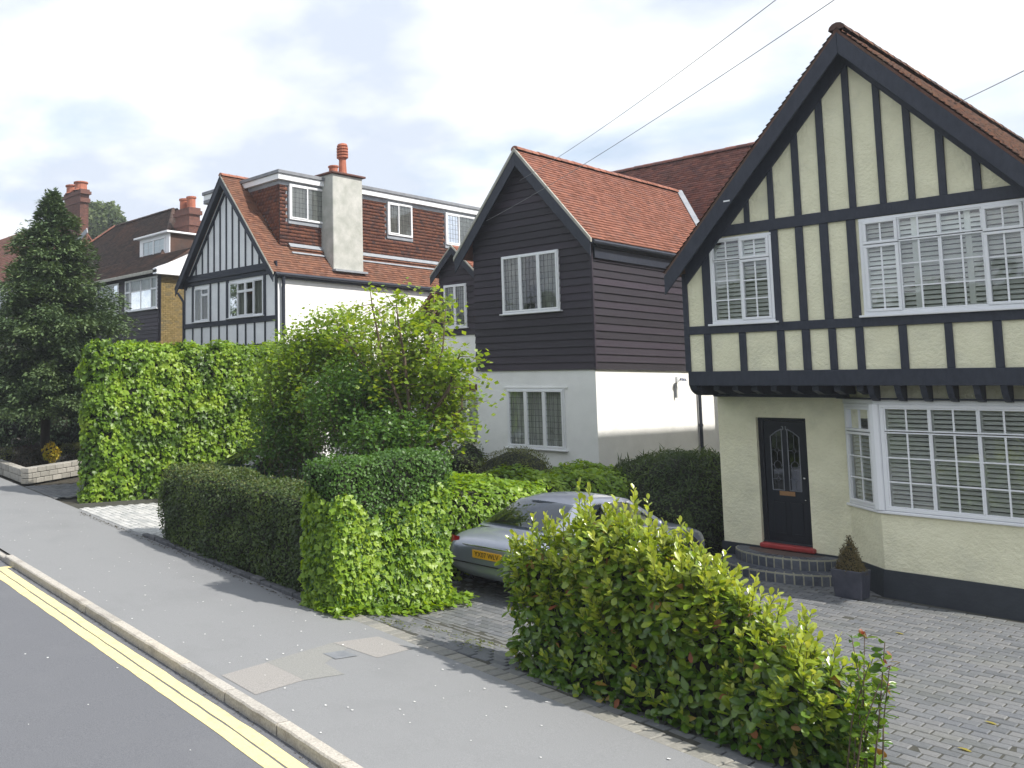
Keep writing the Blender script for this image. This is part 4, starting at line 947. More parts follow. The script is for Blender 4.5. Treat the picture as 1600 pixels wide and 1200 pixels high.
for d in (d1, d2, d3):
    fr = ((DXF+.03, 0, 0), Yv, Zv, Xv)
    mb = MB(); mb.box(DXF-.6, d[0]+.04, d[2]+.04, DXF+.002, d[1]-.04, d[3]-.04); 
    window(dorm, fr, *d, [(0, .44, 0, 1, 1, 1, 1), (.44, 1, 0, 1, 0, 1, 1)], cover='none', lead=(4, 6), fw_=.05, sill=False, c=.03)
    pl = MB(); fbox(pl, fr, d[0]+.03, d[1]-.03, d[2]+.03, d[3]-.03, -.02, -.005); pl.build('net_curtain', CURT, dorm)
    mb = MB(); mb.box(DXF+.004, d[0]-.02, d[2]-.13, DXF+.05, d[1]+.05, d[2]-.01); mb.build('lead_apron', MATS['lead_flashing'], dorm)
mb = MB(); mb.box(-25.35, DYF-.16, 9.74, DXF+.16, DYE+.1, 9.92); mb.build('fascia', UPVC, dorm)
mb = MB(); mb.box(-25.40, DYF-.21, 9.922, DXF+.21, DYE+.1, 10.04); mb.box(-25.36, DYF-.17, 9.60, -24.2, DYF+.1, 9.735); mb.build('felt_edge', LEADM, dorm, bevel=.01)
mb = MB(); mb.box(DXF+.005, DYF-.01, 9.60, DXF+.04, DYE, 9.735); mb.box(-22.9, DYF-.035, 9.60, DXF+.04, DYF-.012, 9.735); mb.build('lead_flashing', MATS['lead_flashing'], dorm)
# chimney
CY0, CY1 = 19.98, 21.38
# raised bands of tiles with white-weathered lead along their heads
for a, b in ((DYF+.35, CY0-.03), (CY1+.03, 28.4)):
    lo = (R3X+R3W-.62, a, R3Z-R3S*(R3W-.62)+.10)
    slope(h3, 'raised_band', lo, Yv, v3R, rect(0, b-a, 0, .62), TILEM, gauge=.105, thick=.10)
    mb = MB(); xx = DXF+.02; mb.beam((xx+.06, a, zbm+.05), (xx+.06, b, zbm+.05), .16, Vector((R3S, 0, 1)), .02); mb.build('lead_flashing', MATS['lead_flashing'], h3)
    mb = MB(); xx = R3X+R3W-.60; mb.beam((xx+.04, a, R3Z-R3S*(xx-R3X)-.0), (xx+.04, b, R3Z-R3S*(xx-R3X)-.0), .07, Vector((R3S, 0, 1)), .03); mb.build('lead_flashing', UPVC if False else MATS['lead_flashing'], h3)
ch = MB(); ch.box(-21.45, CY0, 6.75, -20.70, CY1, 10.12); chm = ch.build('chimney', GREYR, h3, bevel=.02)
mb = MB(); mb.box(-21.55, CY0-.09, 10.122, -20.61, CY1+.09, 10.185); mb.build('chimney_cap', BRICKC, chm, bevel=.01)
mb = MB(); mb.lathe((-21.1, CY0+.42, 10.17), [(.17, 0), (.15, .1), (.15, .27), (.18, .28), (.18, .33), (.13, .34), (.12, .2)], 14); mb.build('chimney_pot', POTM, chm, smooth=False)
mb = MB(); prof = [(.18, 0), (.14, .2), (.12, .62), (.15, .64), (.15, .66)]
for k in range(4): prof += [(.20, .68+k*.1), (.20, .74+k*.1), (.15, .75+k*.1), (.15, .77+k*.1)]
prof += [(.19, 1.09), (.16, 1.16), (.05, 1.2)]
mb.lathe((-21.1, CY0+.86, 10.17), prof, 14); mb.build('chimney_pot', POTM, chm)
mb = MB(); mb.box(-20.72, CY0-.06, 6.8, -20.55, CY1+.06, 6.87); mb.build('lead_apron', MATS['lead_flashing'], chm)
mb = MB(); mb.tube([(R3X+R3W+.05, YCB+.05, ve-.05), (R3X+R3W+.05, 29.4, ve-.05)], .06, 8); mb.build('gutter', BLACKT, h3)
mb = MB(); mb.box(C1+.001, YC, ve-.16, R3X+R3W, 29.4, ve-.09); mb.build('eaves_soffit', BLACKT, h3)
mb = MB(); mb.tube([(R3X+R3W+.02, YC+.12, ve-.1), (C1+.10, YC+.15, ve-.45), (C1+.09, YC+.15, -.4)], .055, 8); mb.build('downpipe', BLACKT, h3)
mb = MB(); mb.tube([(C0-.45, YC+.0, ve-.15), (C0-.15, YC+.05, ve-.5), (C0-.1, YC+.05, -.4)], .05, 8); mb.build('downpipe', BLACKT, h3)

# ================================================================== HOUSE 4: dark hipped roof, black boarding and yellow brick
h4 = thing('yellow_brick_house', 'house with dark hipped roof, black boarded front and yellow brick flank behind the tall hedge', 'house', (-36, 20, 0))
E0, E1, YE = -46.0, -31.4, 20.0; ZE = 8.05; ZD = 4.95
wall('wall', front(YE), rect(E0, E1, -.6, ZD), [], .3, BRICKY, h4)
g1 = win_rect([(196, 440.5), (246.5, 430), (247.5, 480), (196.5, 489)], YE); g2 = win_rect([(151, 449.5), (186, 442), (187, 490), (151, 498)], YE)
wall('front_wall', front(YE), rect(E0, E1, ZD, ZE), [rect(g[0]+.02, g[1]-.02, g[2]+.02, g[3]-.02) for g in (g1, g2)], .3, BOARD, h4)
boards(h4, front(YE), rect(-38.6, E1-.12, ZD, ZE-.15), [(g[0]+.0, g[1]-.0, g[2]-.03, g[3]+.0) for g in (g2,)]+[(g1[0], g1[1], g1[2]-.03, g1[3])], BOARD, exp=.17)
window(h4, front(YE-.02), *g1, [(0, .17, 0, .62, 1, 1, 1), (0, .17, .62, 1, 1, 1, 1), (.17, .5, 0, .62, 0, 1, 1), (.17, .5, .62, 1, 0, 1, 1), (.5, .83, 0, .62, 0, 1, 1), (.5, .83, .62, 1, 0, 1, 1), (.83, 1, 0, .62, 1, 1, 1), (.83, 1, .62, 1, 1, 1, 1)], cover='net', fw_=.05)
window(h4, front(YE-.02), *g2, [(0, .25, 0, .62, 1, 1, 1), (0, .25, .62, 1, 1, 1, 1), (.25, .75, 0, .62, 0, 1, 1), (.25, .75, .62, 1, 0, 1, 1), (.75, 1, 0, .62, 1, 1, 1), (.75, 1, .62, 1, 1, 1, 1)], cover='net', fw_=.05)
# yellow brick flank, real brick courses proud of the bed
wall('wall', sideR(E1), rect(YE+.05, 30, -.6, ZE), [], .3, BRICKY, h4)
mb = MB()
for j in range(46):
    z = 4.3+j*.082
    if j % 2: mb.box(E1-.01, YE+.02, z, E1+.013, YE+.125, z+.07, R.random())
    for i in range(int(7/.235)):
        y = YE+.02+(i+.5*(j % 2))*.235; mb.box(E1-.01, y, z, E1+.012+R.uniform(0, .004), y+.222, z+.07, R.random())
mb.build('brick_courses', BRICKY, h4, kind='stuff')
# lower front roof + main hip roof
zl_ = ZE+.05; vF = Vector((0, 1, .62)).normalized()
slope(h4, 'porch_roof', (E0, YE-.35, zl_-.1), Xv, vF, [(0, 0), (E1-E0+.3, 0), (E1-E0+.3, 2.1), (0, 2.1)], TILED, gauge=.15, tw=.22)
mb = MB(); mb.box(E0, YE-.42, zl_-.24, E1+.32, YE-.37, zl_-.10); mb.build('gutter', MORTAR, h4, bevel=.01)
mb = MB(); mb.add([(E1+.32, YE-.42, zl_-.30), (E1+.32, YE+4.5, zl_-.30), (E1+.32, YE+4.5, zl_+.6), (E1+.32, YE+1.4, zl_+.75), (E1+.32, YE-.42, zl_-.05), (E1+.02, YE-.42, zl_-.30), (E1+.02, YE+4.5, zl_-.30), (E1+.02, YE+4.5, zl_+.6), (E1+.02, YE+1.4, zl_+.75), (E1+.02, YE-.42, zl_-.05)],
    [(0, 1, 2, 3, 4), (9, 8, 7, 6, 5), (0, 4, 9, 5), (0, 5, 6, 1), (1, 6, 7, 2), (2, 7, 8, 3), (3, 8, 9, 4)]); mb.build('white_fascia', UPVC, h4)
YR4 = 25.0
A = AY(181, 337, YR4); B = AY(271, 347, YR4); zr4 = (A[2]+B[2])/2; xa, xb = float(A[0]), float(B[0])
yf4, zf4 = YE+1.3, zl_+.65; sl4 = (zr4-zf4)/(YR4-yf4); q4 = math.hypot(1, sl4)
fa = xa-5.2; fb = xb+4.6
vM = Vector((0, 1, sl4)).normalized(); hgt = (YR4-yf4)*q4
dw = None
slope(h4, 'roof', (fa, yf4, zf4), Xv, vM, [(0, 0), (fb-fa, 0), (xb-fa, hgt), (xa-fa, hgt)], TILED, gauge=.14, tw=.22)
# hips left and right
for sgn, xr_, xe in ((-1, xa, fa), (1, xb, fb)):
    run = abs(xe-xr_); vH = Vector((-sgn, 0, (zr4-zf4)/run)).normalized(); hh = math.hypot(run, zr4-zf4); W4 = 2*(YR4-yf4)
    if sgn > 0: slope(h4, 'roof', (xe, yf4, zf4), Yv, vH, [(0, 0), (W4, 0), (W4/2, hh)], TILED, gauge=.14, tw=.22)
    else: slope(h4, 'roof', (xe, yf4+W4, zf4), -Yv, vH, [(0, 0), (W4, 0), (W4/2, hh)], TILED, gauge=.14, tw=.22)
ridge(h4, (xa, YR4, zr4+.03), (xb, YR4, zr4+.03), TILED, L_=.45); ridge(h4, (fa, yf4, zf4+.03), (xa, YR4, zr4+.03), TILEO, r=.14, L_=.5, name='hip_tile')
ridge(h4, (fb, yf4, zf4+.03), (xb, YR4, zr4+.03), TILED, L_=.5, name='hip_tile')
vB = Vector((0, -1, sl4)).normalized(); slope(h4, 'roof', (fb, 2*YR4-yf4, zf4), -Xv, vB, [(0, 0), (fb-fa, 0), (fb-xa, hgt), (fb-xb, hgt)], TILED, gauge=.4, tw=.6)
# white dormer
YD4 = 21.9; e1 = AY(218, 373, YD4); e2 = AY(266, 404, YD4); dx0, dx1 = float(e1[0]), float(e2[0]); dz1 = float(AY(240, 370.5, YD4)[2]); dz0 = dz1-1.15
mb = MB(); mb.box(dx0+.12, YD4+.01, dz0-.3, dx1-.05, YD4+2.6, dz1); d4 = mb.build('dormer', TILED, h4)
mb = MB(); mb.box(dx0-.12, YD4-.28, dz1+.001, dx1+.14, YD4+2.4, dz1+.09); mb.build('dormer_roof', UPVC, d4, bevel=.01)
mb = MB(); mb.box(dx0+.08, YD4-.03, dz0-.3, dx1-.02, YD4+.009, dz1); mb.build('dormer_front', UPVC, d4)
window(d4, front(YD4-.04), dx0+.38, dx1-.35, dz0-.02, dz1-.12, [(0, .5, 0, 1, 1, 2, 3), (.5, 1, 0, 1, 1, 2, 3)], cover='none', sill=False, fw_=.04)
def stack(name_parent, px0, px1, py0, py1, Y, pots, label=None, d=1.0):
    a = AY(px0, py0, Y); b = AY(px1, py1, Y); x0, x1 = float(a[0]), float(b[0]); zt_, zb_ = float(a[2]), float(b[2])
    sh = MB(); w_ = x1-x0; sh.box(x0+.08*w_, Y, zb_-1.5, x1-.08*w_, Y+d, zt_-.9); sh.box(x0+.03*w_, Y-.06, zt_-.9, x1-.03*w_, Y+d+.06, zt_-.62); sh.box(x0+.07*w_, Y-.02, zt_-.62, x1-.07*w_, Y+d+.02, zt_-.35); sh.box(x0, Y-.1, zt_-.35, x1, Y+d+.1, zt_-.15); sh.box(x0+.05*w_, Y-.04, zt_-.15, x1-.05*w_, Y+d+.04, zt_)
    c = sh.build('chimney', BRICKC, name_parent)
    br = MB(); bw = .23
    z = zb_-.3
    while z < zt_-.95:
        off = R.random()*.1; x = x0+.08*w_+off-.1
        while x < x1-.08*w_-.05: br.box(max(x, x0+.08*w_), Y-.012-R.uniform(0, .004), z, min(x+bw-.015, x1-.08*w_), Y-.001, z+.065, R.random()); x += bw
        y = Y+off
        while y < Y+d-.1: br.box(x1-.08*w_+.001, y, z, x1-.08*w_+.012+R.uniform(0, .004), min(y+bw-.015, Y+d), z+.065, R.random()); y += bw
        z += .08
    br.build('brick_courses', BRICKC, c, kind='stuff')
    for k in range(pots): 
        m_ = MB(); m_.lathe((x0+w_*(.28+.44*k/(max(1, pots-1))), Y+d/2, zt_-.02), [(.19*w_, 0), (.155*w_, .08), (.15*w_, .5), (.18*w_, .52), (.18*w_, .6), (.14*w_, .61), (.13*w_, .3)], 14); m_.build('chimney_pot', POTM, c)
    return c
stack(h4, 99, 127, 305.5, 384, 26.5, 2, d=.62)
stack(h4, 273, 298, 330, 372, 23.6, 2, d=.6)
mb = MB(); p0 = AY(108, 392, 24); p1 = AY(137, 360, 24); mb.beam(tuple(p0), tuple(p1), .3, (0, -1, 0), .06); mb.build('lead_flashing', MATS['lead_flashing'], h4)

# ================================================================== HOUSE 5, only its orange roof shows beyond the conifer
h5 = thing('orange_roofed_house', 'distant pale house with orange red tiled roof beyond the conifer', 'house', (-62, 24, 0))
Y5 = 26.; r5 = AY(10, 371, Y5+4); z5r = float(r5[2]); e5z = float(AY(5, 440, Y5)[2])
sl5 = (z5r-e5z)/4; v5 = Vector((0, 1, sl5)).normalized(); X5a, X5b = float(AY(-160, 400, Y5)[0]), float(AY(40, 400, Y5)[0])
slope(h5, 'roof', (X5a, Y5, e5z), Xv, v5, rect(0, X5b-X5a, 0, 4*math.hypot(1, sl5)), TILEO, gauge=.25, tw=.4)
slope(h5, 'roof', (X5b, Y5+8, e5z), -Xv, Vector((0, -1, sl5)).normalized(), rect(0, X5b-X5a, 0, 4*math.hypot(1, sl5)), TILEO, gauge=.5, tw=.8)
mb = MB(); mb.box(X5a+.3, Y5+.4, -1, X5b-.3, Y5+7.6, e5z); mb.build('wall', WHITER, h5)
wall('gable', sideR(X5b-.3), [(Y5+.4, e5z), (Y5+7.6, e5z), (Y5+4, z5r-.3)], [], .2, BRICKC, h5)
for px_ in (2, 14): 
    q = AY(px_, 475, Y5+.38); window(h5, front(Y5+.38), q[0]-.6, q[0]+.6, q[2]-.8, q[2]+.8, [(0, .5, 0, 1, 1, 1, 1), (.5, 1, 0, 1, 1, 1, 1)], cover='none')
q = AY(97, 340, 30); stk = MB(); stk.box(q[0]-.45, 30, 4, q[0]+.45, 30.9, q[2]+.1); c_ = stk.build('chimney', BRICKC, h5); stk = MB(); stk.box(q[0]-.55, 29.9, q[2]+.101, q[0]+.55, 31, q[2]+.3); stk.build('chimney_cap', BRICKC, c_)
for dx in (-.2, .2): stk = MB(); stk.lathe((q[0]+dx, 30.4, q[2]+.29), [(.16, 0), (.13, .5), (.15, .52), (.15, .58)], 10); stk.build('chimney_pot', POTM, c_)

# ================================================================== overhead wires
def wire(label, a, b, r=.012, sag=.25):
    a, b = Vector(a), Vector(b); pts = []
    for i in range(25): t = i/24; p = a.lerp(b, t); p.z -= sag*4*t*(1-t); pts.append(p)
    mb = MB(); mb.tube(pts, r, 5); o = mb.build('telephone_wire', LEADM, None, origin=tuple(a)); tag(o, label, 'wire', 'overhead telephone wires')
e = (float(sx(757, 330, YV-.05)), YV-.05, float(sz(757, 330, YV-.05)))
wire('upper overhead wire crossing the sky towards the black gable', tuple(AY(1225, -10, 10)), tuple(AY(812, 282, YV-.06)), .0048, .10)
wire('lower overhead wire crossing the sky towards the black gable', tuple(AY(1318, -10, 10)), tuple(AY(760, 345, YV-.06)), .0048, .10)
wire('dark overhead wire passing behind the ridge of the half-timbered house', tuple(AY(1640, 90, 14.)), tuple(AY(1390, 205, 24.)), .006, .05)

# ================================================================== vegetation helpers
LT = {
 'ivy': (np.array([(0, 0, 0), (.42, .12, .03), (.50, .45, .02), (.18, .62, .03), (0, 1, -.05), (-.18, .62, .03), (-.50, .45, .02), (-.42, .12, .03), (0, .38, -.07)]),
         np.array([(8, 0, 1), (8, 1, 2), (8, 2, 3), (8, 3, 4), (8, 4, 5), (8, 5, 6), (8, 6, 7), (8, 7, 0)])),
 'fold': (np.array([(0, 0, 0), (.33, .5, .06), (0, 1, -.05), (-.33, .5, .06), (0, .5, -.03)]), np.array([(0, 1, 4), (1, 2, 4), (2, 3, 4), (3, 0, 4)])),
 'diam': (np.array([(0, 0, 0), (.32, .5, .05), (0, 1, 0), (-.32, .5, .05)]), np.array([(0, 1, 2), (0, 2, 3)])),
 'laurel': (np.array([(0, 0, 0), (.12, .25, .03), (-.12, .25, .03), (0, .25, -.01), (.23, .62, .02), (-.23, .62, .02), (0, .62, -.035), (.13, .92, -.04), (-.13, .92, -.04), (0, 1, -.09)]),
            np.array([(0, 1, 3), (0, 3, 2), (1, 4, 6), (1, 6, 3), (3, 6, 5), (3, 5, 2), (4, 7, 6), (7, 9, 6), (9, 8, 6), (8, 5, 6)])),
 'needle': (np.array([(0, 0, 0), (.16, .35, .04), (.05, 1, -.05), (-.16, .35, .02)]), np.array([(0, 1, 2), (0, 2, 3)])),
}
def norm_(v): return v/np.maximum(np.linalg.norm(v, axis=1, keepdims=True), 1e-9)
def leaf_arrays(P, Nrm, T, size, tmpl, wid=1.0):
    """P positions, Nrm leaf face normals, T tip directions"""
    Vt, Ft = LT[tmpl]; n = len(P); Nrm = norm_(Nrm); T = norm_(T-(T*Nrm).sum(1, keepdims=True)*Nrm); S = np.cross(T, Nrm)
    s = size[:, None, None]
    V = P[:, None, :]+(S[:, None, :]*Vt[None, :, :1]*wid+T[:, None, :]*Vt[None, :, 1:2]+Nrm[:, None, :]*Vt[None, :, 2:3])*s
    return V, Ft
def leaves(name, P, Nrm, T, size, tmpl, m, parent, tint, wid=1.0, singles=0, single_name='leaf'):
    V, Ft = leaf_arrays(P, Nrm, T, size, tmpl, wid); n, k = V.shape[:2]; q = len(Ft)
    order = np.arange(n)
    if singles:
        sc = []
        for i in range(n):
            px, py, d = proj(P[i]); vis = d > .3 and -20 < px < 1620 and -20 < py < 1220
            sc.append((-size[i]/d if vis else 0))
        order = np.argsort(np.array(sc)); pr = world_loc(parent)
        for i in order[:singles]:
            o = mesh_np(single_name, V[i]-P[i], Ft, m, None, [tint[i]]*q, smooth=True); o.location = Vector(P[i])-pr; o.parent = parent
        order = order[singles:]
    Vr = V[order].reshape(-1, 3); Fr = (Ft[None]+(np.arange(len(order))*k)[:, None, None]).reshape(-1, 3)
    o = mesh_np(name, Vr, Fr, m, parent, np.repeat(tint[order], q), smooth=(tmpl in ('laurel', 'ivy'))); o['kind'] = 'stuff'; return o
def rnd(n): return NR.random(n)
def gauss3(n, s=1.): return NR.normal(0, s, (n, 3))
def hull(fn, nu, nv, lump=.1, lscale=1.2, seed=0):
    G = np.zeros((nu, nv, 3))
    for i in range(nu):
        for j in range(nv): G[i, j] = fn(i/(nu-1), j/(nv-1))
    c = G.reshape(-1, 3).mean(0); du = np.gradient(G, axis=0); dvv = np.gradient(G, axis=1); Nn = np.cross(du, dvv); ln = np.linalg.norm(Nn, axis=2, keepdims=True); Nn = Nn/np.maximum(ln, 1e-9)
    flip = ((Nn*(G-c)).sum(2) < 0).mean() > .5
    if flip: Nn = -Nn
    for i in range(nu):
        for j in range(nv):
            p = Vector(G[i, j])*lscale+Vector((seed*7.3, 0, 0)); G[i, j] += Nn[i, j]*lump*(noise.noise(p)+.5*noise.noise(p*2.7))*1.6
    return G, Nn
def hull_sample(G, Nn, n, depth=.1, back=.35):
    nu, nv = G.shape[:2]; A = G[:-1, :-1].reshape(-1, 3); B = G[1:, :-1].reshape(-1, 3); C = G[1:, 1:].reshape(-1, 3); D = G[:-1, 1:].reshape(-1, 3)
    ar = .5*np.linalg.norm(np.cross(C-A, D-B), axis=1); nn = Nn[:-1, :-1].reshape(-1, 3); cen = (A+B+C+D)/4
    facing = ((CAM-cen)*nn).sum(1) > -.25*np.linalg.norm(CAM-cen, axis=1); wgt = ar*np.where(facing, 1, back)
    k = NR.choice(len(ar), n, p=wgt/wgt.sum()); u, v = rnd(n)[:, None], rnd(n)[:, None]
    P = A[k]*(1-u)*(1-v)+B[k]*u*(1-v)+C[k]*u*v+D[k]*(1-u)*v
    dd = (rnd(n)**1.6)*depth; return P-nn[k]*dd[:, None]+nn[k]*.02, nn[k], dd/depth
def core(G, Nn, inset, m, parent, name='inner_twigs'):
    nu, nv = G.shape[:2]; V = (G-Nn*inset).reshape(-1, 3); F = np.array([(i*nv+j, (i+1)*nv+j, (i+1)*nv+j+1, i*nv+j+1) for i in range(nu-1) for j in range(nv-1)])
    return mesh_np(name, V, F, m, parent, smooth=True)
def hedge_fn(P, Q, hw_, h0, h1, zb=-.05, p=.32, endr=.25):
    P, Q = Vector((*P, 0)), Vector((*Q, 0)); d = (Q-P); ln = d.length; d.normalize(); sd_ = Vector((-d.y, d.x, 0))
    def fn(u, v):
        s = u*ln; e = min(s, ln-s); k = 1. if e > endr else max(0., 1-((endr-e)/endr)**2.6)**(1/2.6)
        a = math.pi*v; ca, sa = math.cos(a), math.sin(a); h = h0+(h1-h0)*u
        x = hw_*k*math.copysign(abs(ca)**p, ca)
        z = (h*(.94+.06*k))*abs(sa)**p
        c = P+d*s; g = gz(c.x)+zb
        return (c.x+sd_.x*x, c.y+sd_.y*x, g+z)
    return fn
def ell_fn(c, rx, ry, h, zb=0., p=.8):
    def fn(u, v):
        th = 2*math.pi*u; ph = math.pi*.5*v*1.0; r = math.cos(ph)**p if ph < math.pi/2 else 0; z = math.sin(ph)
        bulge = 1.0 if v > .25 else .82+.18*v/.25
        return (c[0]+rx*r*bulge*math.cos(th), c[1]+ry*r*bulge*math.sin(th), zb+h*z)
    return fn
def clump_tint(P, scale=1.6, amt=.45, base=.5):
    f = np.array([noise.noise(Vector(p)*scale) for p in P]); return np.clip(base+amt*f*1.5+NR.normal(0, .16, len(P)), 0, .999)
def foliage(name, G, Nn, n, size, tmpl, m, parent, depth=.12, jit=.55, droop=.5, tb=.5, ta=.4, tsc=1.6, mask=None, back=.35, wid=1., singles=0, outw=0.):
    P, nn, dd = hull_sample(G, Nn, n, depth, back)
    if mask is not None: k = mask(P); P, nn, dd = P[k], nn[k], dd[k]
    n = len(P); Nrm = nn+gauss3(n, jit)+np.array([0, 0, .35]); T = gauss3(n, .7)+np.array([0, 0, -droop])+nn*outw
    sz_ = size*(.65+.6*rnd(n)); tint = np.clip(clump_tint(P, tsc, ta, tb)-.25*dd*0, 0, .999)
    return leaves(name, P+gauss3(n, .012), Nrm, T, sz_, tmpl, m, parent, tint, wid, singles)
def at_t(px, py, t, s_off=0):       # intersect the view ray with the vertical plane t = const of the road frame
    return APL(px, py, RP(8, t), (math.sin(AZ), math.cos(AZ), 0))

# ------------------------------------------------------------------ tall ivy hedge beside the sett drive
th = thing('ivy_hedge', 'very tall block of bright green ivy covered hedge beside the pale sett drive', 'hedge', (-20.3, 10.3, gz(-20)))
G, Nn = hull(hedge_fn((-19.48, 10.12), (-19.48, 17.8), .36, 3.98, 4.02, p=.25, endr=.4), 90, 60, .12, 1.7, 1)
core(G, Nn, .17, TWIG, th)
foliage('ivy_foliage', G, Nn, 19000, .12, 'ivy', L_IVY, th, depth=.18, jit=.55, droop=.7, tb=.5, ta=.75, tsc=2.1, back=.3)
foliage('shoots', G, Nn, 5200, .10, 'fold', L_IVY, th, depth=.03, jit=.9, droop=-.9, tb=.62, mask=lambda P: P[:, 2] > 3.7, outw=.4)
# ------------------------------------------------------------------ clipped dark hedge along the pavement
dh = thing('clipped_hedge', 'low dark green clipped hedge with brownish olive top along the pavement', 'hedge', RP(12.5, 7.7))
a_, b_ = RP(15.35, 7.72), RP(9.75, 7.72)
G, Nn = hull(hedge_fn((a_.x, a_.y), (b_.x, b_.y), .56, 1.42, 1.45, p=.3, endr=.35), 60, 36, .07, 1.4, 2)
core(G, Nn, .07, TWIG, dh)
foliage('foliage', G, Nn, 26000, .052, 'diam', L_DARK, dh, depth=.09, jit=.8, droop=0, tb=.42, ta=.4, tsc=2.2, back=.3)
foliage('new_growth', G, Nn, 9000, .045, 'diam', L_OLIVE, dh, depth=.03, jit=.9, droop=-.5, mask=lambda P: (P[:, 2] > 1.25) & (rnd(len(P)) < np.clip((-P[:, 0]-9.2)/4, .15, 1)), outw=.2)
# ------------------------------------------------------------------ square privet hedge with ivy over its front
ph = thing('privet_hedge', 'square topped privet hedge with bright ivy climbing its front, left of the silver car', 'hedge', (-9.4, 9.2, 0))
def ivymask(P):
    lim = 1.40+.14*np.sin(P[:, 1]*3.2+1)+.08*np.sin(P[:, 0]*9+P[:, 1]*7)
    dens = np.where(P[:, 1] > 8.9, .45+.3*(P[:, 2] < .8), 1.); return (P[:, 2] < lim) & (rnd(len(P)) < dens) & (P[:, 0] > -9.6)
for q, nu_, np_, ni_ in ((hedge_fn((-8.78, 8.06), (-8.74, 10.45), .37, 2.0, 2.02, p=.12, endr=.15), 44, 17000, 10500),):
    G, Nn = hull(q, nu_, 44, .06, 1.3, 3); core(G, Nn, .09, TWIG, ph)
    foliage('privet_foliage', G, Nn, np_, .050, 'diam', L_PRIV, ph, depth=.08, jit=.7, droop=-.2, tb=.55, ta=.35, tsc=2, back=.3)
    foliage('ivy_foliage', G, Nn, ni_, .088, 'ivy', L_IVY, ph, depth=.05, jit=.45, droop=.5, tb=.68, ta=.35, tsc=1.5, mask=ivymask, outw=.1)
# trailing ivy at the foot
n = 900; ang = rnd(n); P = np.stack([-8.75+.42*rnd(n)+.25*rnd(n)*rnd(n), 8.0+2.8*ang, np.zeros(n)], 1); P[:, 2] = [pg(x, y)+.02+.10*R.random() for x, y in P[:, :2]]
leaves('trailing_ivy', P, gauss3(n, .4)+np.array([0, 0, 1.]), gauss3(n), .07+.04*rnd(n), 'ivy', L_IVY, ph, clump_tint(P, 1.5, .3, .55))
# ------------------------------------------------------------------ hedge behind the car
bh = thing('boundary_hedge', 'rounded ivy covered boundary hedge behind the silver car', 'hedge', (-10.2, 14, 0))
G, Nn = hull(hedge_fn((-10.05, 11.0), (-10.1, 17.9), .95, 1.30, 1.36, p=.42, endr=1.0), 50, 32, .12, 1.1, 4)
core(G, Nn, .1, TWIG, bh)
foliage('ivy_foliage', G, Nn, 13000, .085, 'ivy', L_IVY, bh, depth=.12, jit=.5, droop=.4, tb=.55, ta=.4, tsc=1.5)
G2, Nn2 = hull(ell_fn((-10.9, 15.6), .9, 1.5, 1.62, pg(-10.9, 15.6)), 30, 16, .1, 1.2, 5); core(G2, Nn2, .08, TWIG, bh)
foliage('heath_foliage', G2, Nn2, 9000, .05, 'needle', L_OLIVE, bh, depth=.1, jit=.8, droop=-1.2, tb=.4, ta=.4, outw=.8, mask=lambda P: P[:, 2] > .9)
# ------------------------------------------------------------------ dark spiky bush between the two houses
db = thing('dark_bush', 'dark rounded bush with spiky shoots between the white wall and the cream house', 'bush', (-8.95, 18.3, 0))
G, Nn = hull(ell_fn((-8.95, 18.4), 1.45, 1.9, 1.78, -.2, .55), 40, 20, .1, 1.2, 6); core(G, Nn, .08, TWIG, db)
foliage('foliage', G, Nn, 15000, .055, 'diam', L_DARK, db, depth=.1, jit=.8, droop=-.6, tb=.35, ta=.3, outw=.5)
foliage('shoots', G, Nn, 1400, .22, 'needle', L_DARK, db, depth=.02, jit=.5, droop=-1.6, tb=.45, outw=.9, wid=.35, mask=lambda P: P[:, 2] > 1.0)

# ------------------------------------------------------------------ laurel hedge in front
lh = thing('laurel_hedge', 'untrimmed glossy laurel hedge with upright yellow green shoots in front of the paved drive', 'hedge', (-4.6, 8.4, pg(-4.6, 8.4)))
TL = 7.95
prof = [at_t(a, b, TL) for a, b in ((800, 850), (850, 815), (905, 800), (985, 805), (1075, 850), (1150, 905), (1230, 965), (1300, 1055), (1345, 1130))]
pxs = np.array([p[0] for p in prof]); pzs = np.array([p[2]-.24 for p in prof]); pxs[0] += .12
def lau(u, v):
    X = pxs[0]+(pxs[-1]-pxs[0])*u; top_ = float(np.interp(X, pxs, pzs)); e = min(u, 1-u); k = min(1, (e/.09))**.45 if e > 0 else 0
    a = math.pi*v; ca, sa = math.cos(a), math.sin(a); Y = (TL-math.sin(AZ)*X)/math.cos(AZ); g = pg(X, Y)
    h = (top_-g)*(.75+.25*k)
    wdt = (.56 if sa < .5 else .52)*(1-.35*u)*k*(.80+.2*min(1, sa*1.6))
    return (X, Y+wdt*math.copysign(abs(ca)**.55, ca), g+.02+h*abs(sa)**.6)
G, Nn = hull(lau, 60, 36, .14, 1.5, 7)
core(G, Nn, .2, TWIG, lh)
P, nn, dd = hull_sample(G, Nn, 6600, .24, .45); n = len(P)
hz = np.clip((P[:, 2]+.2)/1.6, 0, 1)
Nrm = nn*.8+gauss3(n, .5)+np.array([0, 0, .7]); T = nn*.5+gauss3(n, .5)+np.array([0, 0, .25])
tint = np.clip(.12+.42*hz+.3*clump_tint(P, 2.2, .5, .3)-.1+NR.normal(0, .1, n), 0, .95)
LP, LN, LTt, LS, LC = [P], [Nrm], [T], [.082+.05*rnd(n)], [tint]
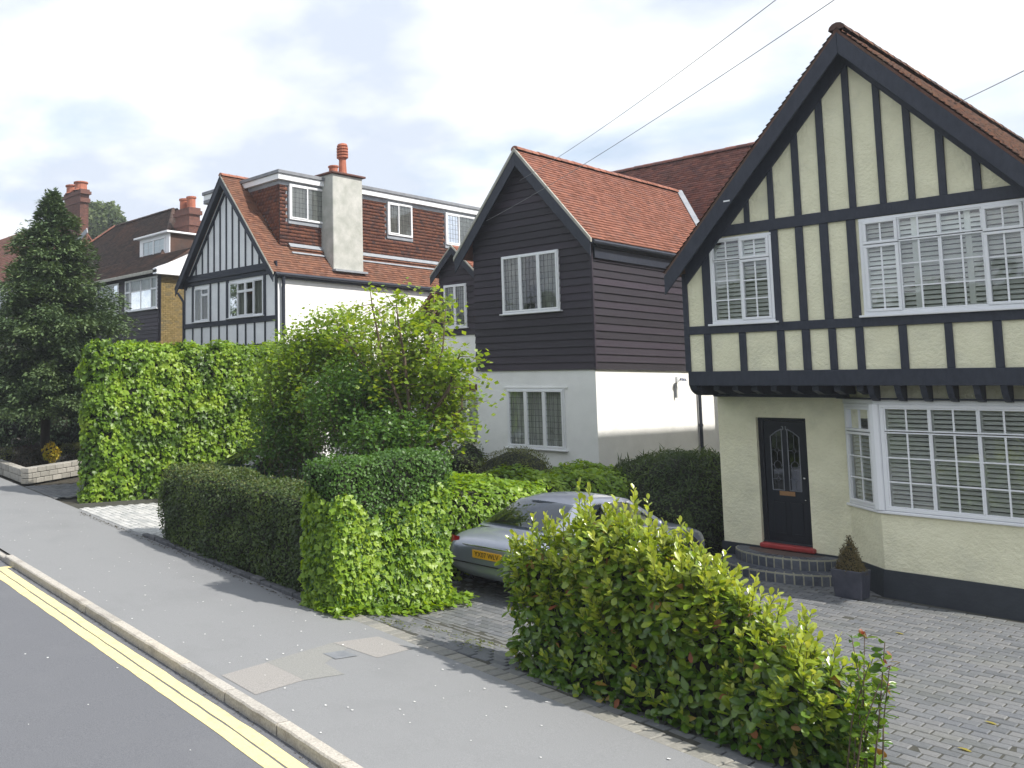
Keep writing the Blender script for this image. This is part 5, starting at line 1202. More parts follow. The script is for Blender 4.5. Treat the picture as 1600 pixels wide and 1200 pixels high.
# shoots: whorls of upright leaves on short stems
stems = MB(); Q, qn, _ = hull_sample(G, Nn, 520, .1, .4); keep = (qn[:, 2] > .1) | (rnd(len(Q)) < .35); Q, qn = Q[keep], qn[keep]
extra = [(at_t(a, b, TL-.1), l_) for a, b, l_ in ((915, 800, .30), (848, 815, .24), (1000, 800, .34), (1075, 845, .30), (1262, 985, .36), (795, 850, .16), (880, 805, .22), (960, 800, .3), (1170, 905, .2), (905, 790, .42), (925, 795, .4), (990, 800, .42), (1012, 805, .34), (1068, 845, .38), (1085, 850, .26), (1268, 1000, .36), (1040, 830, .26), (830, 820, .3), (1120, 880, .2), (1205, 945, .22))]
extra = [(p-np.array([0, 0, .17]), l_) for p, l_ in extra]
shoots = [(Q[i], Vector((qn[i][0]*.45+R.gauss(0, .15), qn[i][1]*.45+R.gauss(0, .15), 1)).normalized(), R.uniform(.12, .30)*(1 if qn[i][2] > .3 else .7)) for i in range(len(Q))] + [(e[0]+np.array([0, 0, -.12]), Vector((R.gauss(0, .08), R.gauss(0, .08), 1)).normalized(), e[1]+.12) for e in extra]
sp, sn, stt, ssz, sc_ = [], [], [], [], []
for p, d, ln in shoots:
    stems.tube([Vector(p)-d*.12, Vector(p)+d*ln], [.006, .003], 4, cap=False)
    m_ = int(5+ln*26); a0 = R.random()*6; sx_ = d.cross(Vector((1, 0, 0))).normalized(); sy_ = d.cross(sx_)
    tb_ = R.uniform(.42, .82)
    for k in range(m_):
        f = k/(m_-1); a = a0+k*2.4; rad = sx_*math.cos(a)+sy_*math.sin(a); el = math.radians(25+45*f+R.gauss(0, 8))
        tdir = rad*math.cos(el)+d*math.sin(el); nrm = d*math.cos(el)-rad*math.sin(el)
        sp.append(Vector(p)+d*ln*(f*.95)); sn.append(nrm+Vector((R.gauss(0, .2), R.gauss(0, .2), R.gauss(0, .2)))); stt.append(tdir); ssz.append((.115-.04*f)*R.uniform(.7, 1.25)); sc_.append(min(.98, tb_+.22*f+R.gauss(0, .07)))
LP.append(np.array(sp)); LN.append(np.array(sn)); LTt.append(np.array(stt)); LS.append(np.array(ssz)); LC.append(np.clip(np.array(sc_), 0, .98))
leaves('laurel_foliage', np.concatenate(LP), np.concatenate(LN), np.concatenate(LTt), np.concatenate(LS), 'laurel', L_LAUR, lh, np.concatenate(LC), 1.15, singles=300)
stems.build('shoot_stems', L_OLIVE, lh, kind='stuff')
P, nn, dd = hull_sample(G, Nn, 90, .03, .1); n = len(P)
leaves('old_leaves', P, nn+gauss3(n, .5), gauss3(n)+np.array([0, 0, -.4]), .09+.03*rnd(n), 'laurel', L_LAURO, lh, rnd(n), 1.1)
# sparse leggy shrub at the near end of the laurel
es = thing('leggy_shrub', 'sparse leggy evergreen shrub with reddish tips at the near end of the laurel hedge', 'shrub', tuple(at_t(1345, 1190, TL-.15)))
base = Vector(tuple(at_t(1340, 1195, TL-.15))); base.z = pg(base.x, base.y)
mb = MB(); sp, sn, stt, ssz, sc_ = [], [], [], [], []; tipsr = []
for k in range(9):
    tip = Vector(tuple(at_t(R.uniform(1325, 1392), R.uniform(985, 1110), TL-.15+R.uniform(-.25, .2)))); q = base+Vector((R.uniform(-.12, .12), R.uniform(-.1, .1), 0)); mid_ = q.lerp(tip, .5)+Vector((R.gauss(0, .03), R.gauss(0, .03), .05))
    mb.tube([q, mid_, tip], [.008, .005, .003], 5)
    for j in range(46):
        f = R.uniform(.08, 1); c = (q.lerp(mid_, f*2) if f < .5 else mid_.lerp(tip, f*2-1)); dct = Vector((R.gauss(0, 1), R.gauss(0, 1), R.gauss(.3, .5))).normalized()
        sp.append(c); stt.append(dct); sn.append(dct.orthogonal()+Vector((0, 0, .8))); ssz.append(R.uniform(.06, .10)); sc_.append(R.uniform(0, .5))
    tipsr.append(tip)
mb.build('stem', BARK, es, kind='stuff')
leaves('foliage', np.array(sp), np.array(sn), np.array(stt), np.array(ssz), 'laurel', L_LAUR, es, np.array(sc_), 1.0)
P = np.repeat(np.array(tipsr[:3]), 5, 0)+gauss3(15, .02); leaves('red_tips', P, gauss3(15)+np.array([0, 0, .5]), gauss3(15, .5)+np.array([0, 0, 1.]), .06+.03*rnd(15), 'laurel', L_RED, es, rnd(15), .9)

# ------------------------------------------------------------------ topiary planters
for (x, y, lab) in ((-5.24, 15.86, 'square slate planter with brown conical topiary right of the entrance steps'), (-7.95, 16.45, 'square slate planter with green conical topiary left of the doorstep, beside the dark bush')):
    t = planter(x, y, pg(x, y), lab)
    G, Nn = hull(lambda u, v: (x+(.17*(1-v)**.9+.004)*math.cos(2*math.pi*u), y+(.17*(1-v)**.9+.004)*math.sin(2*math.pi*u), pg(x, y)+.36+.56*v), 14, 12, .012, 6, 2)
    core(G, Nn, .01, TWIG, t, 'topiary_core'); foliage('topiary', G, Nn, 2600, .035, 'needle', L_TOPI if x > -7 else L_DARK, t, depth=.02, jit=.7, droop=-1., outw=.7)

# ------------------------------------------------------------------ young tree with bare upright stems, and the green shrub at its foot
YTR = 13.2
tr = thing('young_tree', 'young tree with bare upright stems and light green leaves before the white house', 'tree', (float(AY(652, 712, YTR)[0]), YTR, 0))
def ap(px, py, dy=0.): return Vector(tuple(AY(px, py, YTR+dy)))
bs = ap(650, 760); bs.z = gz(bs.x)
tk = MB(); tk.tube([bs, ap(652, 715), ap(658, 680)], [.10, .085, .07], 9); trunk = tk.build('trunk', BARK, tr, smooth=True)
SP = [[(652, 712), (628, 640), (598, 560), (582, 480), (578, 452)], [(655, 700), (640, 640), (632, 560), (622, 500), (618, 462)], [(658, 690), (668, 640), (680, 590), (692, 545), (697, 470)],
      [(652, 715), (610, 670), (560, 620), (525, 560), (510, 505)], [(650, 705), (615, 630), (560, 560), (540, 530), (525, 500)], [(656, 690), (690, 660), (722, 640), (722, 600)], [(655, 705), (690, 690), (715, 680), (722, 662)],
      [(648, 700), (600, 640), (570, 590), (552, 545)], [(656, 690), (662, 620), (668, 540), (676, 500), (680, 450)], [(650, 715), (585, 690), (520, 660), (470, 610)], [(655, 680), (700, 610), (712, 570), (720, 550)]]
sp, sn, stt, ssz, sc_ = [], [], [], [], []
def clus(c, r, n_, tb_):
    for _ in range(n_):
        d = Vector((R.gauss(0, 1), R.gauss(0, 1), R.gauss(0, .8))); sp.append(c+d*r*.5); stt.append(Vector((R.gauss(0, 1), R.gauss(0, 1), -.5))); sn.append(Vector((R.gauss(0, .6), R.gauss(0, .6), 1))); ssz.append(R.uniform(.07, .13)); sc_.append(min(.99, max(0, tb_+R.gauss(0, .15))))
for bi, pts in enumerate(SP):
    dyb = R.uniform(-.7, .7); pp_ = [ap(*p, dyb*i/(len(pts)-1)) for i, p in enumerate(pts)]; b = MB(); b.tube(pp_, [.045-.038*i/(len(pp_)-1) for i in range(len(pp_))], 6); br_ = b.build('branch', BARK, tr, smooth=True)
    tw = MB(); tip_t = R.uniform(.45, .75)
    for k in range(15):
        f = R.uniform(.30, 1); x = f*(len(pp_)-1); i = min(int(x), len(pp_)-2); c = pp_[i].lerp(pp_[i+1], x-i); d = Vector((R.gauss(0, 1), R.gauss(0, .9), R.gauss(.35, .5))).normalized(); l_ = R.uniform(.25, .7)*(1.15-.4*f)
        tw.tube([c, c+d*l_*.6+Vector((0, 0, .03)), c+d*l_], [.009, .006, .003], 4, cap=False)
        clus(c+d*l_, .26, R.randint(9, 17) if f < .85 else R.randint(6, 12), tip_t+.15*f); clus(c+d*l_*.55, .16, 5, tip_t)
    clus(pp_[-1], .12, 9, .8)
    tw.build('twigs', BARK, br_, kind='stuff')
leaves('crown', np.array(sp), np.array(sn), np.array(stt), np.array(ssz), 'fold', L_TREE, tr, np.array(sc_), 1.5)
gs = thing('green_shrub', 'large mid green shrub at the foot of the young tree behind the clipped hedges', 'shrub', (-14.4, 13, .1))
def blob(parent, px, py, Y, rpx, h_frac, n, m, seed, tmpl='fold', size=.09, tb=.5, base_py=None, nm='foliage', depth=.25, squash=1.):
    c = AY(px, py, Y); dep = float((c-CAM)@fw); r = rpx*dep/F_
    def fn(u, v):
        a_ = 2*math.pi*u; b = math.pi*(v-.5)*.999; return (c[0]+r*math.cos(b)*math.cos(a_), c[1]+r*squash*math.cos(b)*math.sin(a_), c[2]+r*h_frac*math.sin(b))
    G, Nn = hull(fn, 26, 18, r*.16, 1.2/r, seed); core(G, Nn, r*.22, TWIG, parent); foliage(nm, G, Nn, n, size, tmpl, m, parent, depth=depth, jit=.8, droop=.2, tb=tb, ta=.5, tsc=1.1/max(r, .5), outw=.3)
def airy(parent, px, py, Y, rpx, rpy, ncl, per, m, tb, size, nm='foliage', rc=.22):
    """loose crown: leaf clusters on twigs through an ellipsoidal volume"""
    c = AY(px, py, Y); dep = float((c-CAM)@fw); rx, rz_ = rpx*dep/F_, rpy*dep/F_; P = []; tt = []
    tw = MB()
    for _ in range(ncl):
        d = Vector((R.gauss(0, 1), R.gauss(0, 1), R.gauss(0, 1))).normalized()*R.random()**.45
        q = Vector((c[0]+d.x*rx, c[1]+d.y*rx*.8, c[2]+d.z*rz_)); f = noise.noise(q*1.1); t0 = tb+.35*f+.12*d.z+R.gauss(0, .08)
        tw.tube([q+Vector((R.gauss(0, .1), R.gauss(0, .1), -.35)), q], [.008, .003], 3, cap=False)
        for _ in range(per): P.append(tuple(q+Vector((R.gauss(0, rc), R.gauss(0, rc), R.gauss(0, rc*.6))))); tt.append(min(.98, max(0, t0+R.gauss(0, .12))))
    n = len(P); leaves(nm, np.array(P), gauss3(n, .6)+np.array([0, 0, 1.]), gauss3(n, .8)+np.array([0, 0, -.4]), size*(.6+.6*rnd(n)), 'fold', m, parent, np.array(tt), 1.4)
    tw.build('twigs', BARK, parent, kind='stuff')
airy(gs, 470, 600, 13.6, 82, 95, 330, 26, L_TREE, .35, .10)
airy(gs, 545, 640, 13.0, 80, 75, 330, 26, L_SHRUB, .55, .085)
airy(gs, 615, 690, 12.6, 75, 50, 230, 24, L_SHRUB, .45, .08)
airy(gs, 445, 690, 13.2, 60, 60, 220, 24, L_SHRUB, .4, .085)
airy(gs, 520, 540, 14.0, 75, 60, 200, 22, L_TREE, .55, .10)
airy(gs, 600, 600, 14.2, 70, 75, 220, 22, L_TREE, .55, .10)
airy(tr, 692, 620, 13.6, 32, 80, 130, 15, L_TREE, .65, .10, 'crown')
airy(tr, 645, 560, 13.8, 48, 85, 140, 14, L_TREE, .6, .10, 'crown')
airy(tr, 620, 520, 13.6, 70, 60, 90, 12, L_TREE, .7, .09, 'crown', rc=.15)
hs = thing('house_shrub', 'dark low shrub against the white wall beneath the ground floor window with a brown lintel', 'shrub', (-15, 19.5, 0))
blob(hs, 728, 722, 18.4, 34, .9, 1800, L_DARK, 18, size=.06, tmpl='diam', tb=.3)

# ------------------------------------------------------------------ conifer, shrubs and wall on the left
XC, YCn = -26.9, 12.6; gc = gz(XC)
co = thing('conifer_tree', 'tall dark green conifer with feathery drooping branches at the left edge', 'tree', (XC, YCn, gc))
tipz = float(AY(50, 322, YCn)[2]); tp_ = AY(52, 322, YCn)
k_ = MB(); k_.tube([(XC, YCn, gc-.1), (XC, YCn, gc+2), (XC+.1, YCn, gc+5), (XC+.2, YCn, tipz-.3)], [.17, .15, .09, .02], 9); k_.build('trunk', BARKD, co, smooth=True)
sp, sn, stt, ssz, sc_ = [], [], [], [], []; bz = gc+1.9; lv = 40
for i in range(lv):
    f = i/(lv-1); z = bz+(tipz-bz)*f; rad_ = (3.9*(1-f)**.8+.12)*(1 if f > .08 else .8)
    for k in range(int(12-6*f)):
        a = R.random()*6.283; l_ = rad_*R.uniform(.55, 1.12); d = Vector((math.cos(a), math.sin(a), 0)); st_ = Vector((XC+.2*f, YCn, z)); rise = R.uniform(.05, .35)
        if k < 6 and i % 2 == 0:
            b = MB(); b.tube([st_, st_+d*l_*.5+Vector((0, 0, rise*.6)), st_+d*l_+Vector((0, 0, rise*.2))], [.035*(1-f)+.008, .02*(1-f)+.006, .004], 5); b.build('branch', BARKD, co)
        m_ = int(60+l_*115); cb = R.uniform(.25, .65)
        for j in range(m_):
            g_ = R.uniform(.12, 1.05); c = st_+d*l_*g_+Vector((0, 0, rise*math.sin(g_*2.6)-.12*g_)); side = Vector((-d.y, d.x, 0))*R.gauss(0, .36)*(1.25-g_*.7)*min(1, l_*.6+.25)
            q = c+side+Vector((0, 0, R.gauss(0, .09)-abs(side.length)*.2)); dr_ = (d*.9+side.normalized()*.8*R.random()+Vector((0, 0, R.gauss(.0, .35)))).normalized()
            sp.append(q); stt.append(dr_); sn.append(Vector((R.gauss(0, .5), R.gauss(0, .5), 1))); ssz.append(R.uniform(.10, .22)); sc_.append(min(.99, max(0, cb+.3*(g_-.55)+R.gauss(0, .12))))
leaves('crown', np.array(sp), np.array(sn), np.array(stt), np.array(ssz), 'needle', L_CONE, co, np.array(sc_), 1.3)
# pine-like dark undergrowth
ug = thing('dark_evergreen_shrubs', 'dense dark evergreen shrubs growing under the conifer', 'shrub', (-27, 14, gc)); ug['kind'] = 'stuff'
blob(ug, 20, 600, 15.5, 95, 1.1, 6000, L_CONE, 21, size=.16, tmpl='fold', tb=.35)
blob(ug, 120, 600, 17.5, 60, 1.25, 4200, L_CONE, 22, size=.15, tmpl='fold', tb=.45)
blob(ug, 95, 660, 16., 60, .8, 3000, L_CONE, 23, size=.12, tmpl='fold', tb=.2)
blob(ug, -30, 640, 14.5, 80, 1, 3000, L_CONE, 24, size=.14, tmpl='fold', tb=.3)
pw = thing('garden_wall', 'low pale stone block wall edging the planting bed beneath the yellow shrub', 'wall', (-24, 11.6, gz(-24)))
def stone_run(p, q, h, nrow, ln=.42):
    p, q = Vector(p), Vector(q); d = (q-p); L_ = d.length; d.normalize(); sd_ = Vector((-d.y, d.x, 0)); rh = h/nrow
    for r_ in range(nrow):
        s = -.5*ln*(r_ % 2)
        while s < L_:
            a, b = max(s, 0)+.008, min(s+ln*R.uniform(.85, 1.1), L_)-.008; nx_ = b+.016
            if b-a > .05:
                c = p+d*(a+b)/2; mb = MB(); mb.obox((c.x, c.y, gz(c.x)+r_*rh+rh/2), d*(b-a)/2, sd_*(.14+R.uniform(-.006, .006)), Vector((0, 0, rh/2-.006)), R.random()); mb.build('stone', STONEW, pw, bevel=.012)
            s = nx_
g0 = APL(38, 757, (0, 0, gz(-23.2)), (0, 0, 1)); g1_ = APL(134, 740, (0, 0, gz(-24.7)), (0, 0, 1))
stone_run((g0[0], g0[1], 0), (g1_[0], g1_[1], 0), .46, 3)
stone_run((g0[0]-.15, g0[1]+.15, 0), (g0[0]-6., g0[1]+.9, 0), .40, 2)
def small(name, label, px, py, Y, r, hf, n, m, seed, tmpl='diam', size=.07, tb=.5):
    c = AY(px, py, Y); t = thing(name, label, 'shrub', (float(c[0]), Y, gz(c[0]))); blob(t, px, py, Y, r, hf, n, m, seed, tmpl, size, tb); return t
small('heather_shrub', 'brownish heather like shrub spilling over the low stone wall', 47, 722, 12.0, 28, .8, 2600, L_BRN, 31, 'needle', .12)
small('yellow_shrub', 'small shrub with bright yellow leaves above the low stone wall', 80, 706, 12.4, 12, 1.1, 800, L_YEL, 32, 'fold', .09)
small('golden_hedge', 'small olive gold shrub between the low wall and the tall ivy hedge', 115, 702, 14.2, 22, .55, 1500, L_OLIVE, 33, 'diam', .07)
small('ground_plant', 'low dark reddish plant at the right end of the low stone wall', 112, 722, 13.6, 20, .6, 900, L_BRN, 34, 'diam', .07)
small('mustard_shrub', 'low mustard coloured shrub at the far left behind the board', 8, 712, 12.6, 18, .7, 900, L_OLIVE, 35, 'diam', .07)
# red and white board lying at the far left
sb = thing('striped_board', 'red and white board leaning by the pavement at the left edge', 'board', tuple(AY(8, 740, 11.)))
c = Vector(tuple(AY(2, 735, 11.))); u_ = Vector((.85, -.3, .42)).normalized(); n_ = Vector((.2, -1, .2)).normalized(); v_ = n_.cross(u_).normalized()
mb = MB(); mb.obox(c, u_*.45, v_*.12, u_.cross(v_)*.015); mb.build('red_panel', SIGNR, sb, bevel=.004)
mb = MB(); mb.obox(c+v_*.13+u_*.05, u_*.5, v_*.03, u_.cross(v_)*.02); mb.build('white_edge', SIGNW, sb, bevel=.004)
mb = MB(); mb.tube([c+Vector((-.2, .25, .1)), Vector((c.x-.2, c.y+.3, gz(c.x)))], .02, 6); mb.build('prop', RUB, sb)
# far tree behind the hipped roof
ft = thing('distant_tree', 'pale green rounded tree far behind the hipped roof', 'tree', tuple(AY(135, 400, 45.)))
ft.location.z = 0; cft = AY(135, 400, 45.); mb = MB(); mb.tube([(cft[0], 45, -1), (cft[0], 45, 14)], [.5, .3], 8); mb.build('trunk', BARKD, ft)
blob(ft, 105, 362, 45., 36, .95, 6000, L_FAR, 41, 'fold', .5, .5, depth=1.2, nm='crown'); blob(ft, 152, 350, 46., 38, .9, 6000, L_FAR, 42, 'fold', .5, .6, depth=1.2, nm='crown'); blob(ft, 75, 380, 44., 28, .8, 2500, L_FAR, 43, 'fold', .5, .5, depth=1., nm='crown'); blob(ft, 182, 345, 47., 14, .5, 900, L_FAR, 44, 'fold', .45, .5, depth=1., nm='crown')
xt = thing('roadside_trees', 'mass of trees across the road behind the viewer', 'trees', (-8, -14, 0)); xt['kind'] = 'stuff'
def mass(cx_, cy_, cz_, r, n):
    def fn(u, v):
        a_ = 2*math.pi*u; b = math.pi*(v-.5)*.999; return (cx_+r*1.3*math.cos(b)*math.cos(a_), cy_+r*math.cos(b)*math.sin(a_), cz_+r*math.sin(b))
    G, Nn = hull(fn, 22, 16, r*.16, 1.2/r, int(cx_) % 9); core(G, Nn, r*.1, L_DARK, xt); foliage('crown', G, Nn, n, .5, 'fold', L_FAR, xt, depth=.8, jit=.8)
for i, (a_, r_) in enumerate(((-46, 5.5), (-36, 4.5), (-27, 5.), (-18, 4.2), (-9, 4.8), (0, 4.2), (9, 5.2), (18, 5.))): mass(a_, -15-(i % 3)*2, 3.6+(i % 2), r_, 900)
# weeds between the pavers and a few dead leaves
n = 420; cl = [( -7.6, 9.0), (-7.0, 9.15), (-7.9, 8.6), (-6.9, 8.8)]; P = []
for i in range(n): c = cl[i % 4]; x, y = c[0]+R.gauss(0, .16), c[1]+R.gauss(0, .10); P.append((x, y, pg(x, y)+.004))
P = np.array(P); o = leaves('paving_weeds', P, gauss3(n, .3)+np.array([0, 0, 1.]), gauss3(n)+np.array([0, 0, .3]), .018+.03*rnd(n), 'diam', L_OLIVE, None, rnd(n)); tag(o, 'moss and small weeds in the drive joints behind the silver car', 'weeds')
for (px, py, lab) in ((1537, 1127, 'pale yellow fallen leaf on the block paving nearest the right edge'), (1495, 1168, 'small orange fallen leaf on the block paving near the bottom edge'), (1398, 991, 'whitish fallen leaf on the block paving below the bay window')):
    c = APL(px, py, (0, 0, -.235), (0, 0, 1)); o = leaves('fallen_leaf', np.array([[c[0], c[1], pg(c[0], c[1])+.012]]), np.array([[.1, .05, 1.]]), np.array([[1., .3, .1]]), np.array([.11]), 'laurel', L_LAURO, None, np.array([.1]), 1.3)
    if 'kind' in o: del o['kind']
    tag(o, lab, 'leaf', 'fallen leaves on the paving')
n = 1400; P = []
for i in range(n):
    s = R.uniform(4, 24); t = 4.375-abs(R.gauss(0, .035)); c = RP(s, t, -.104); P.append(tuple(c))
P = np.array(P); o = leaves('gutter_grit', P, gauss3(n, .3)+np.array([0, 0, 1.]), gauss3(n), .008+.02*rnd(n)**2, 'diam', L_BRN, None, rnd(n)); tag(o, 'brown grit and debris in the gutter along the kerb', 'debris')
# leaf litter along the edging
n = 500; P = []
for i in range(n): s = R.uniform(9.6, 19); t = 6.98-abs(R.gauss(0, .06)); c = RP(s, t, .01); P.append(tuple(c))
P = np.array(P); o = leaves('leaf_litter', P, gauss3(n, .3)+np.array([0, 0, 1.]), gauss3(n), .02+.03*rnd(n), 'diam', L_BRN, None, rnd(n)); tag(o, 'brown leaf litter along the foot of the hedges', 'leaf litter')

# ================================================================== cars
def patchm(c00, c10, c11, c01, bulge, nx=8, ny=6, inset=0.):
    c = [Vector(q) for q in (c00, c10, c11, c01)]; n = (c[1]-c[0]).cross(c[3]-c[0]).normalized(); V = []
    for j in range(ny+1):
        for i in range(nx+1):
            u = inset+(1-2*inset)*i/nx; v = inset+(1-2*inset)*j/ny; p = c[0]*(1-u)*(1-v)+c[1]*u*(1-v)+c[2]*u*v+c[3]*(1-u)*v
            V.append(p+n*bulge*(1-(2*u-1)**2)*(1-(2*v-1)**2 if False else 1-.5*(2*v-1)**2))
    return V, [(j*(nx+1)+i, j*(nx+1)+i+1, (j+1)*(nx+1)+i+1, (j+1)*(nx+1)+i) for j in range(ny) for i in range(nx)]
def car(name, label, loc, rz_, paint, group=None, plate=None, sc=1.):
    t = thing(name, label, 'car', loc, group); t.rotation_euler = (0, 0, rz_); zero = (0, 0, 0)
    def put(mb, nm, m, par=t, smooth=True, sub=0, bevel=0):
        o = mesh_np(nm, np.array(mb.v)*sc, mb.f, m, None, None, None, smooth); o.parent = par
        bm = bmesh.new(); bm.from_mesh(o.data); bmesh.ops.remove_doubles(bm, verts=bm.verts, dist=1e-4); bmesh.ops.recalc_face_normals(bm, faces=bm.faces); bm.to_mesh(o.data); bm.free()
        if bevel: q = o.modifiers.new('bevel', 'BEVEL'); q.width = bevel; q.segments = 2
        if sub: q = o.modifiers.new('subsurf', 'SUBSURF'); q.levels = sub; q.render_levels = sub
        return o
    st = [(-.02, .50, .50, .58, .66, .70), (.0, .66, .38, .56, .72, .76), (.07, .80, .30, .56, .80, .86), (.30, .88, .24, .56, .87, .955), (.75, .905, .20, .56, .90, .985), (1.4, .91, .20, .56, .91, .985), (2.4, .91, .20, .56, .91, .97), (3.2, .905, .20, .55, .90, .955), (3.6, .90, .20, .54, .865, .93), (4.2, .885, .21, .52, .79, .85), (4.6, .84, .23, .50, .72, .76), (4.82, .72, .28, .48, .64, .66), (4.90, .50, .34, .46, .58, .60)]
    mb = MB(); k = 0
    for (y, w_, zb, zm, zs, zd) in st:
        sec = [(0, zb), (w_*.7, zb), (w_*.93, zb+.07), (w_*.995, zm-.12), (w_, zm), (w_*.985, (zm+zs)/2), (w_*.955, zs-.04), (w_*.90, zs+.012), (w_*.62, zd), (0, zd+.018)]
        full = [(-x, z) for x, z in sec[::-1][:-1]]+[(x, z) for x, z in sec]
        full = [(x, z) for x, z in ([(-x, z) for x, z in sec[::-1]]+sec[1:])]
        full = full[:-1]
        mb.v += [(x, y, z) for x, z in full]; k = len(full)
    for i in range(len(st)-1):
        for j in range(k): a = i*k+j; b = i*k+(j+1) % k; mb.f.append((a, b, b+k, a+k)); 
    mb.f.append(tuple(range(k))); mb.f.append(tuple((len(st)-1)*k+j for j in range(k)))
    body = put(mb, 'body', paint, sub=2)
    # cabin shell
    pts = dict(a=(.66, .62, .975), b=(.53, 1.52, 1.335), c=(.54, 2.05, 1.385), d=(.54, 2.55, 1.375), e=(.52, 2.82, 1.345), f=(.70, 3.62, .93), m=(.80, 1.30, .93), g=(.82, 2.2, .93), h=(.81, 3.2, .92))
    def S(p, s): return (p[0]*s, p[1], p[2])
    P_ = pts; shell = MB()
    for s in (1, -1):
        ring = [P_['a'], P_['m'], P_['g'], P_['h'], P_['f'], P_['e'], P_['d'], P_['c'], P_['b']]
        shell.add([S(p, s) for p in ring], [(0, 1, 8), (1, 7, 8), (1, 2, 7), (2, 6, 7), (2, 3, 6), (3, 5, 6), (3, 4, 5)])
    rows = ['a', 'b', 'c', 'd', 'e', 'f']; V = []; F = []
    cr_ = {'a': 0, 'b': .03, 'c': .045, 'd': .045, 'e': .03, 'f': 0}
    for r_ in rows:
        p = P_[r_]
        for i in range(9): u = -1+2*i/8; V.append((p[0]*u, p[1]+(.04 if r_ in 'ef' else -.04 if r_ in 'ab' else 0)*(1-u*u), p[2]+cr_[r_]*(1-u*u)))
    for j in range(5):
        for i in range(8): a = j*9+i; F.append((a, a+1, a+10, a+9))
    shell.add(V, F); cab = put(shell, 'cabin', paint, smooth=True)
    def offs(V, d): return V
    rw = MB(); V, F = patchm((-.61, .70, 1.005), (.61, .70, 1.005), (.49, 1.47, 1.322), (-.49, 1.47, 1.322), .04, inset=.0); 
    rw.add([(x, y-.018-.03*(1-(x/.62)**2), z+.018) for x, y, z in [(v.x, v.y, v.z) for v in V]], F); put(rw, 'rear_window', GLASSD)
    ws = MB(); V, F = patchm((-.62, 3.54, .965), (.62, 3.54, .965), (.48, 2.87, 1.33), (-.48, 2.87, 1.33), 0.); ws.add([(v.x, v.y+.018+.03*(1-(v.x/.62)**2), v.z+.02) for v in V], F); put(ws, 'windscreen', GLASSD)
    for s in (1, -1):
        for nm, q in (('side_window', [(.775, 1.28, .965), (.79, 1.98, .965), (.585, 1.98, 1.33), (.565, 1.62, 1.32)]), ('side_window', [(.79, 2.05, .965), (.785, 3.22, .96), (.57, 2.76, 1.30), (.585, 2.05, 1.335)])):
            m_ = MB(); m_.add([((x+.012)*s, y, z+.006) for x, y, z in q], [(0, 1, 2, 3)]); put(m_, nm, GLASSD, smooth=False)
            m_ = MB()
            for a, b in ((0, 1), (1, 2), (2, 3), (3, 0)): m_.tube([((q[a][0]+.016)*s, q[a][1], q[a][2]+.006), ((q[b][0]+.016)*s, q[b][1], q[b][2]+.006)], .008, 5)
            put(m_, 'window_trim', CHROME)
        m_ = MB(); c = Vector((.93*s, 2.98, .99)); m_.lathe((0, 0, 0), [(.02, -.09), (.075, -.06), (.085, 0), (.07, .06), (.01, .08)], 10); m_.v = [(c.x+z*1.0*s*.9, c.y+y*.6, c.z+x*.75) for x, y, z in m_.v]; mir = put(m_, 'door_mirror', paint)
        # tail lamp
        m_ = MB(); 
        for i in range(7):
            for j in range(5):
                u = i/6; v = j/4; ang = math.radians(-8+58*u); w0 = .17*(math.sin(math.pi*(.12+.76*v)))
                m_.v.append((s*(.80-.20*(1-math.sin(ang))+.05*u), .055+.20*(1-math.cos(ang))*1.05+.02*v-.012, .66+.20*v))
        m_.f = [(i*5+j, (i+1)*5+j, (i+1)*5+j+1, i*5+j+1) for i in range(6) for j in range(4)]; put(m_, 'tail_light', TAILR)
        m_ = MB(); m_.lathe((0, 0, 0), [(.02, -.02), (.10, 0), (.10, .03), (.03, .05)], 12); m_.v = [(s*(.62+x*.9), 4.70+z, .62+y*.7) for x, y, z in m_.v]; put(m_, 'headlight', CHROME)
        for y in (.98, 3.98):
            m_ = MB(); m_.lathe((0, 0, 0), [(.20, -.11), (.31, -.11), (.325, -.08), (.325, .08), (.31, .11), (.21, .11)], 22); m_.v = [(s*(.80+z*.9), y+x, .325+yy) for x, yy, z in m_.v]; wh = put(m_, 'wheel', RUB)
            m_ = MB(); m_.lathe((0, 0, 0), [(.205, 0), (.19, .02), (.03, .03)], 20); m_.v = [(s*(.885+z), y+x, .325+yy) for x, yy, z in m_.v]; put(m_, 'rim', CHROME, wh)
            m_ = MB(); m_.lathe((0, 0, 0), [(.36, -.02), (.36, .02), (.2, .021)], 22); m_.v = [(s*(.893+z*.5), y+x, .34+yy) for x, yy, z in m_.v]; put(m_, 'wheel_arch', RUB)
    m_ = MB(); m_.box(-.44, -.035, .765, .44, -.012, .79); put(m_, 'boot_chrome_strip', CHROME, bevel=.006, smooth=False)
    m_ = MB(); m_.box(-.83, -.03, .50, .83, .05, .515); put(m_, 'bumper_strip', RUB, smooth=False)
    if plate:
        m_ = MB(); m_.box(-.26, -.034, .60, .26, -.022, .715); pl = put(m_, 'number_plate', PLATEY, bevel=.003, smooth=False)
        tx = text_mesh('plate_lettering', plate, .098, .001, INK, pl); tx.location = (0, -.0355, .625); tx.rotation_euler = (math.pi/2, 0, 0); tx.scale = (.93, 1.05, 1)
    return t
cy = 11.0
car('parked_car', 'silver grey saloon car parked nose to the house behind the laurel hedge', (-8.22, cy, pg(-8.0, 12)-.0), math.radians(-2.), CARP, plate='YX07 WLV')
car('parked_car', 'dark green car glimpsed between the tall ivy hedge and the clipped hedge', (-16.4, 12.0, gz(-16)), math.radians(8), CARG)
car('parked_car', 'grey car whose bonnet shows above the hedge in front of the white house', (-13.6, 12.9, gz(-13)), math.radians(8), CARK)

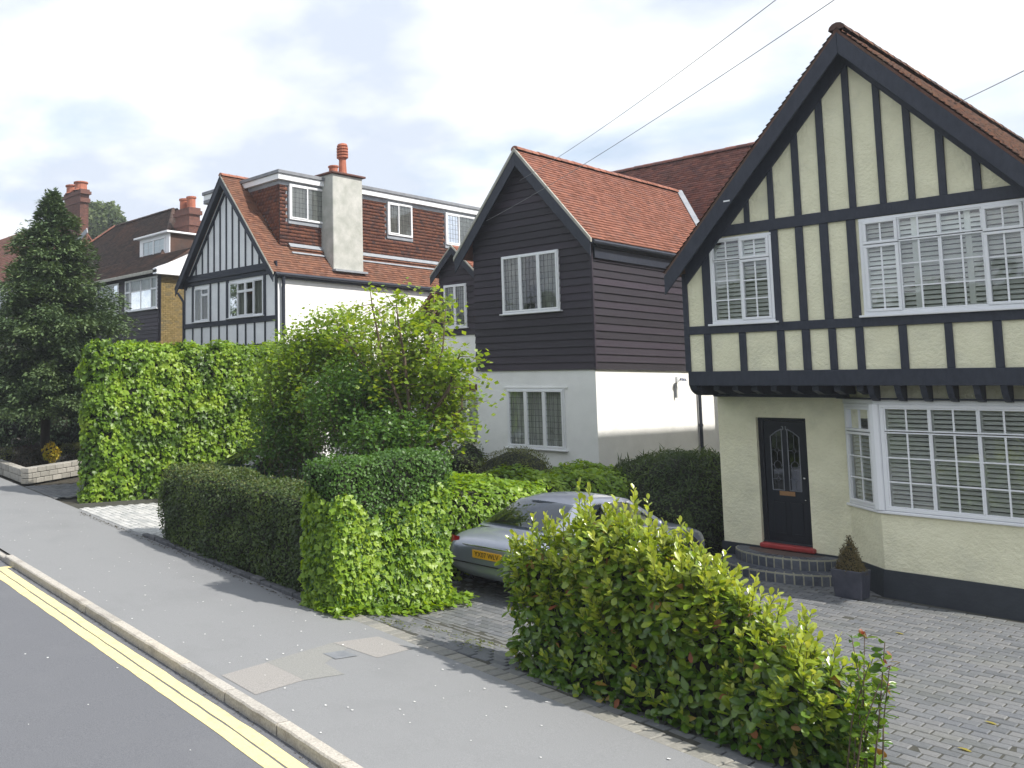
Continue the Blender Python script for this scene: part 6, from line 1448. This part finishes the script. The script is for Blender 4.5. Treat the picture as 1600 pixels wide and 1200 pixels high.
# ================================================================== thin haze over the street, also added to imitate bus window glare
mb = MB(); mb.box(-240, -170, -4.5, 170, 190, 34)
hz_m = bpy.data.materials.new('haze'); hz_m.use_nodes = True; t_ = hz_m.node_tree; t_.nodes.clear()
pv = t_.nodes.new('ShaderNodeVolumePrincipled'); pv.inputs['Density'].default_value = .0010; pv.inputs['Color'].default_value = (.86, .92, 1, 1); pv.inputs['Anisotropy'].default_value = .2
ou = t_.nodes.new('ShaderNodeOutputMaterial'); t_.links.new(pv.outputs[0], ou.inputs['Volume'])
hz = mb.build('haze', hz_m); tag(hz, 'thin pale haze in the air along the street, partly imitating window glare', 'haze', kind='stuff')
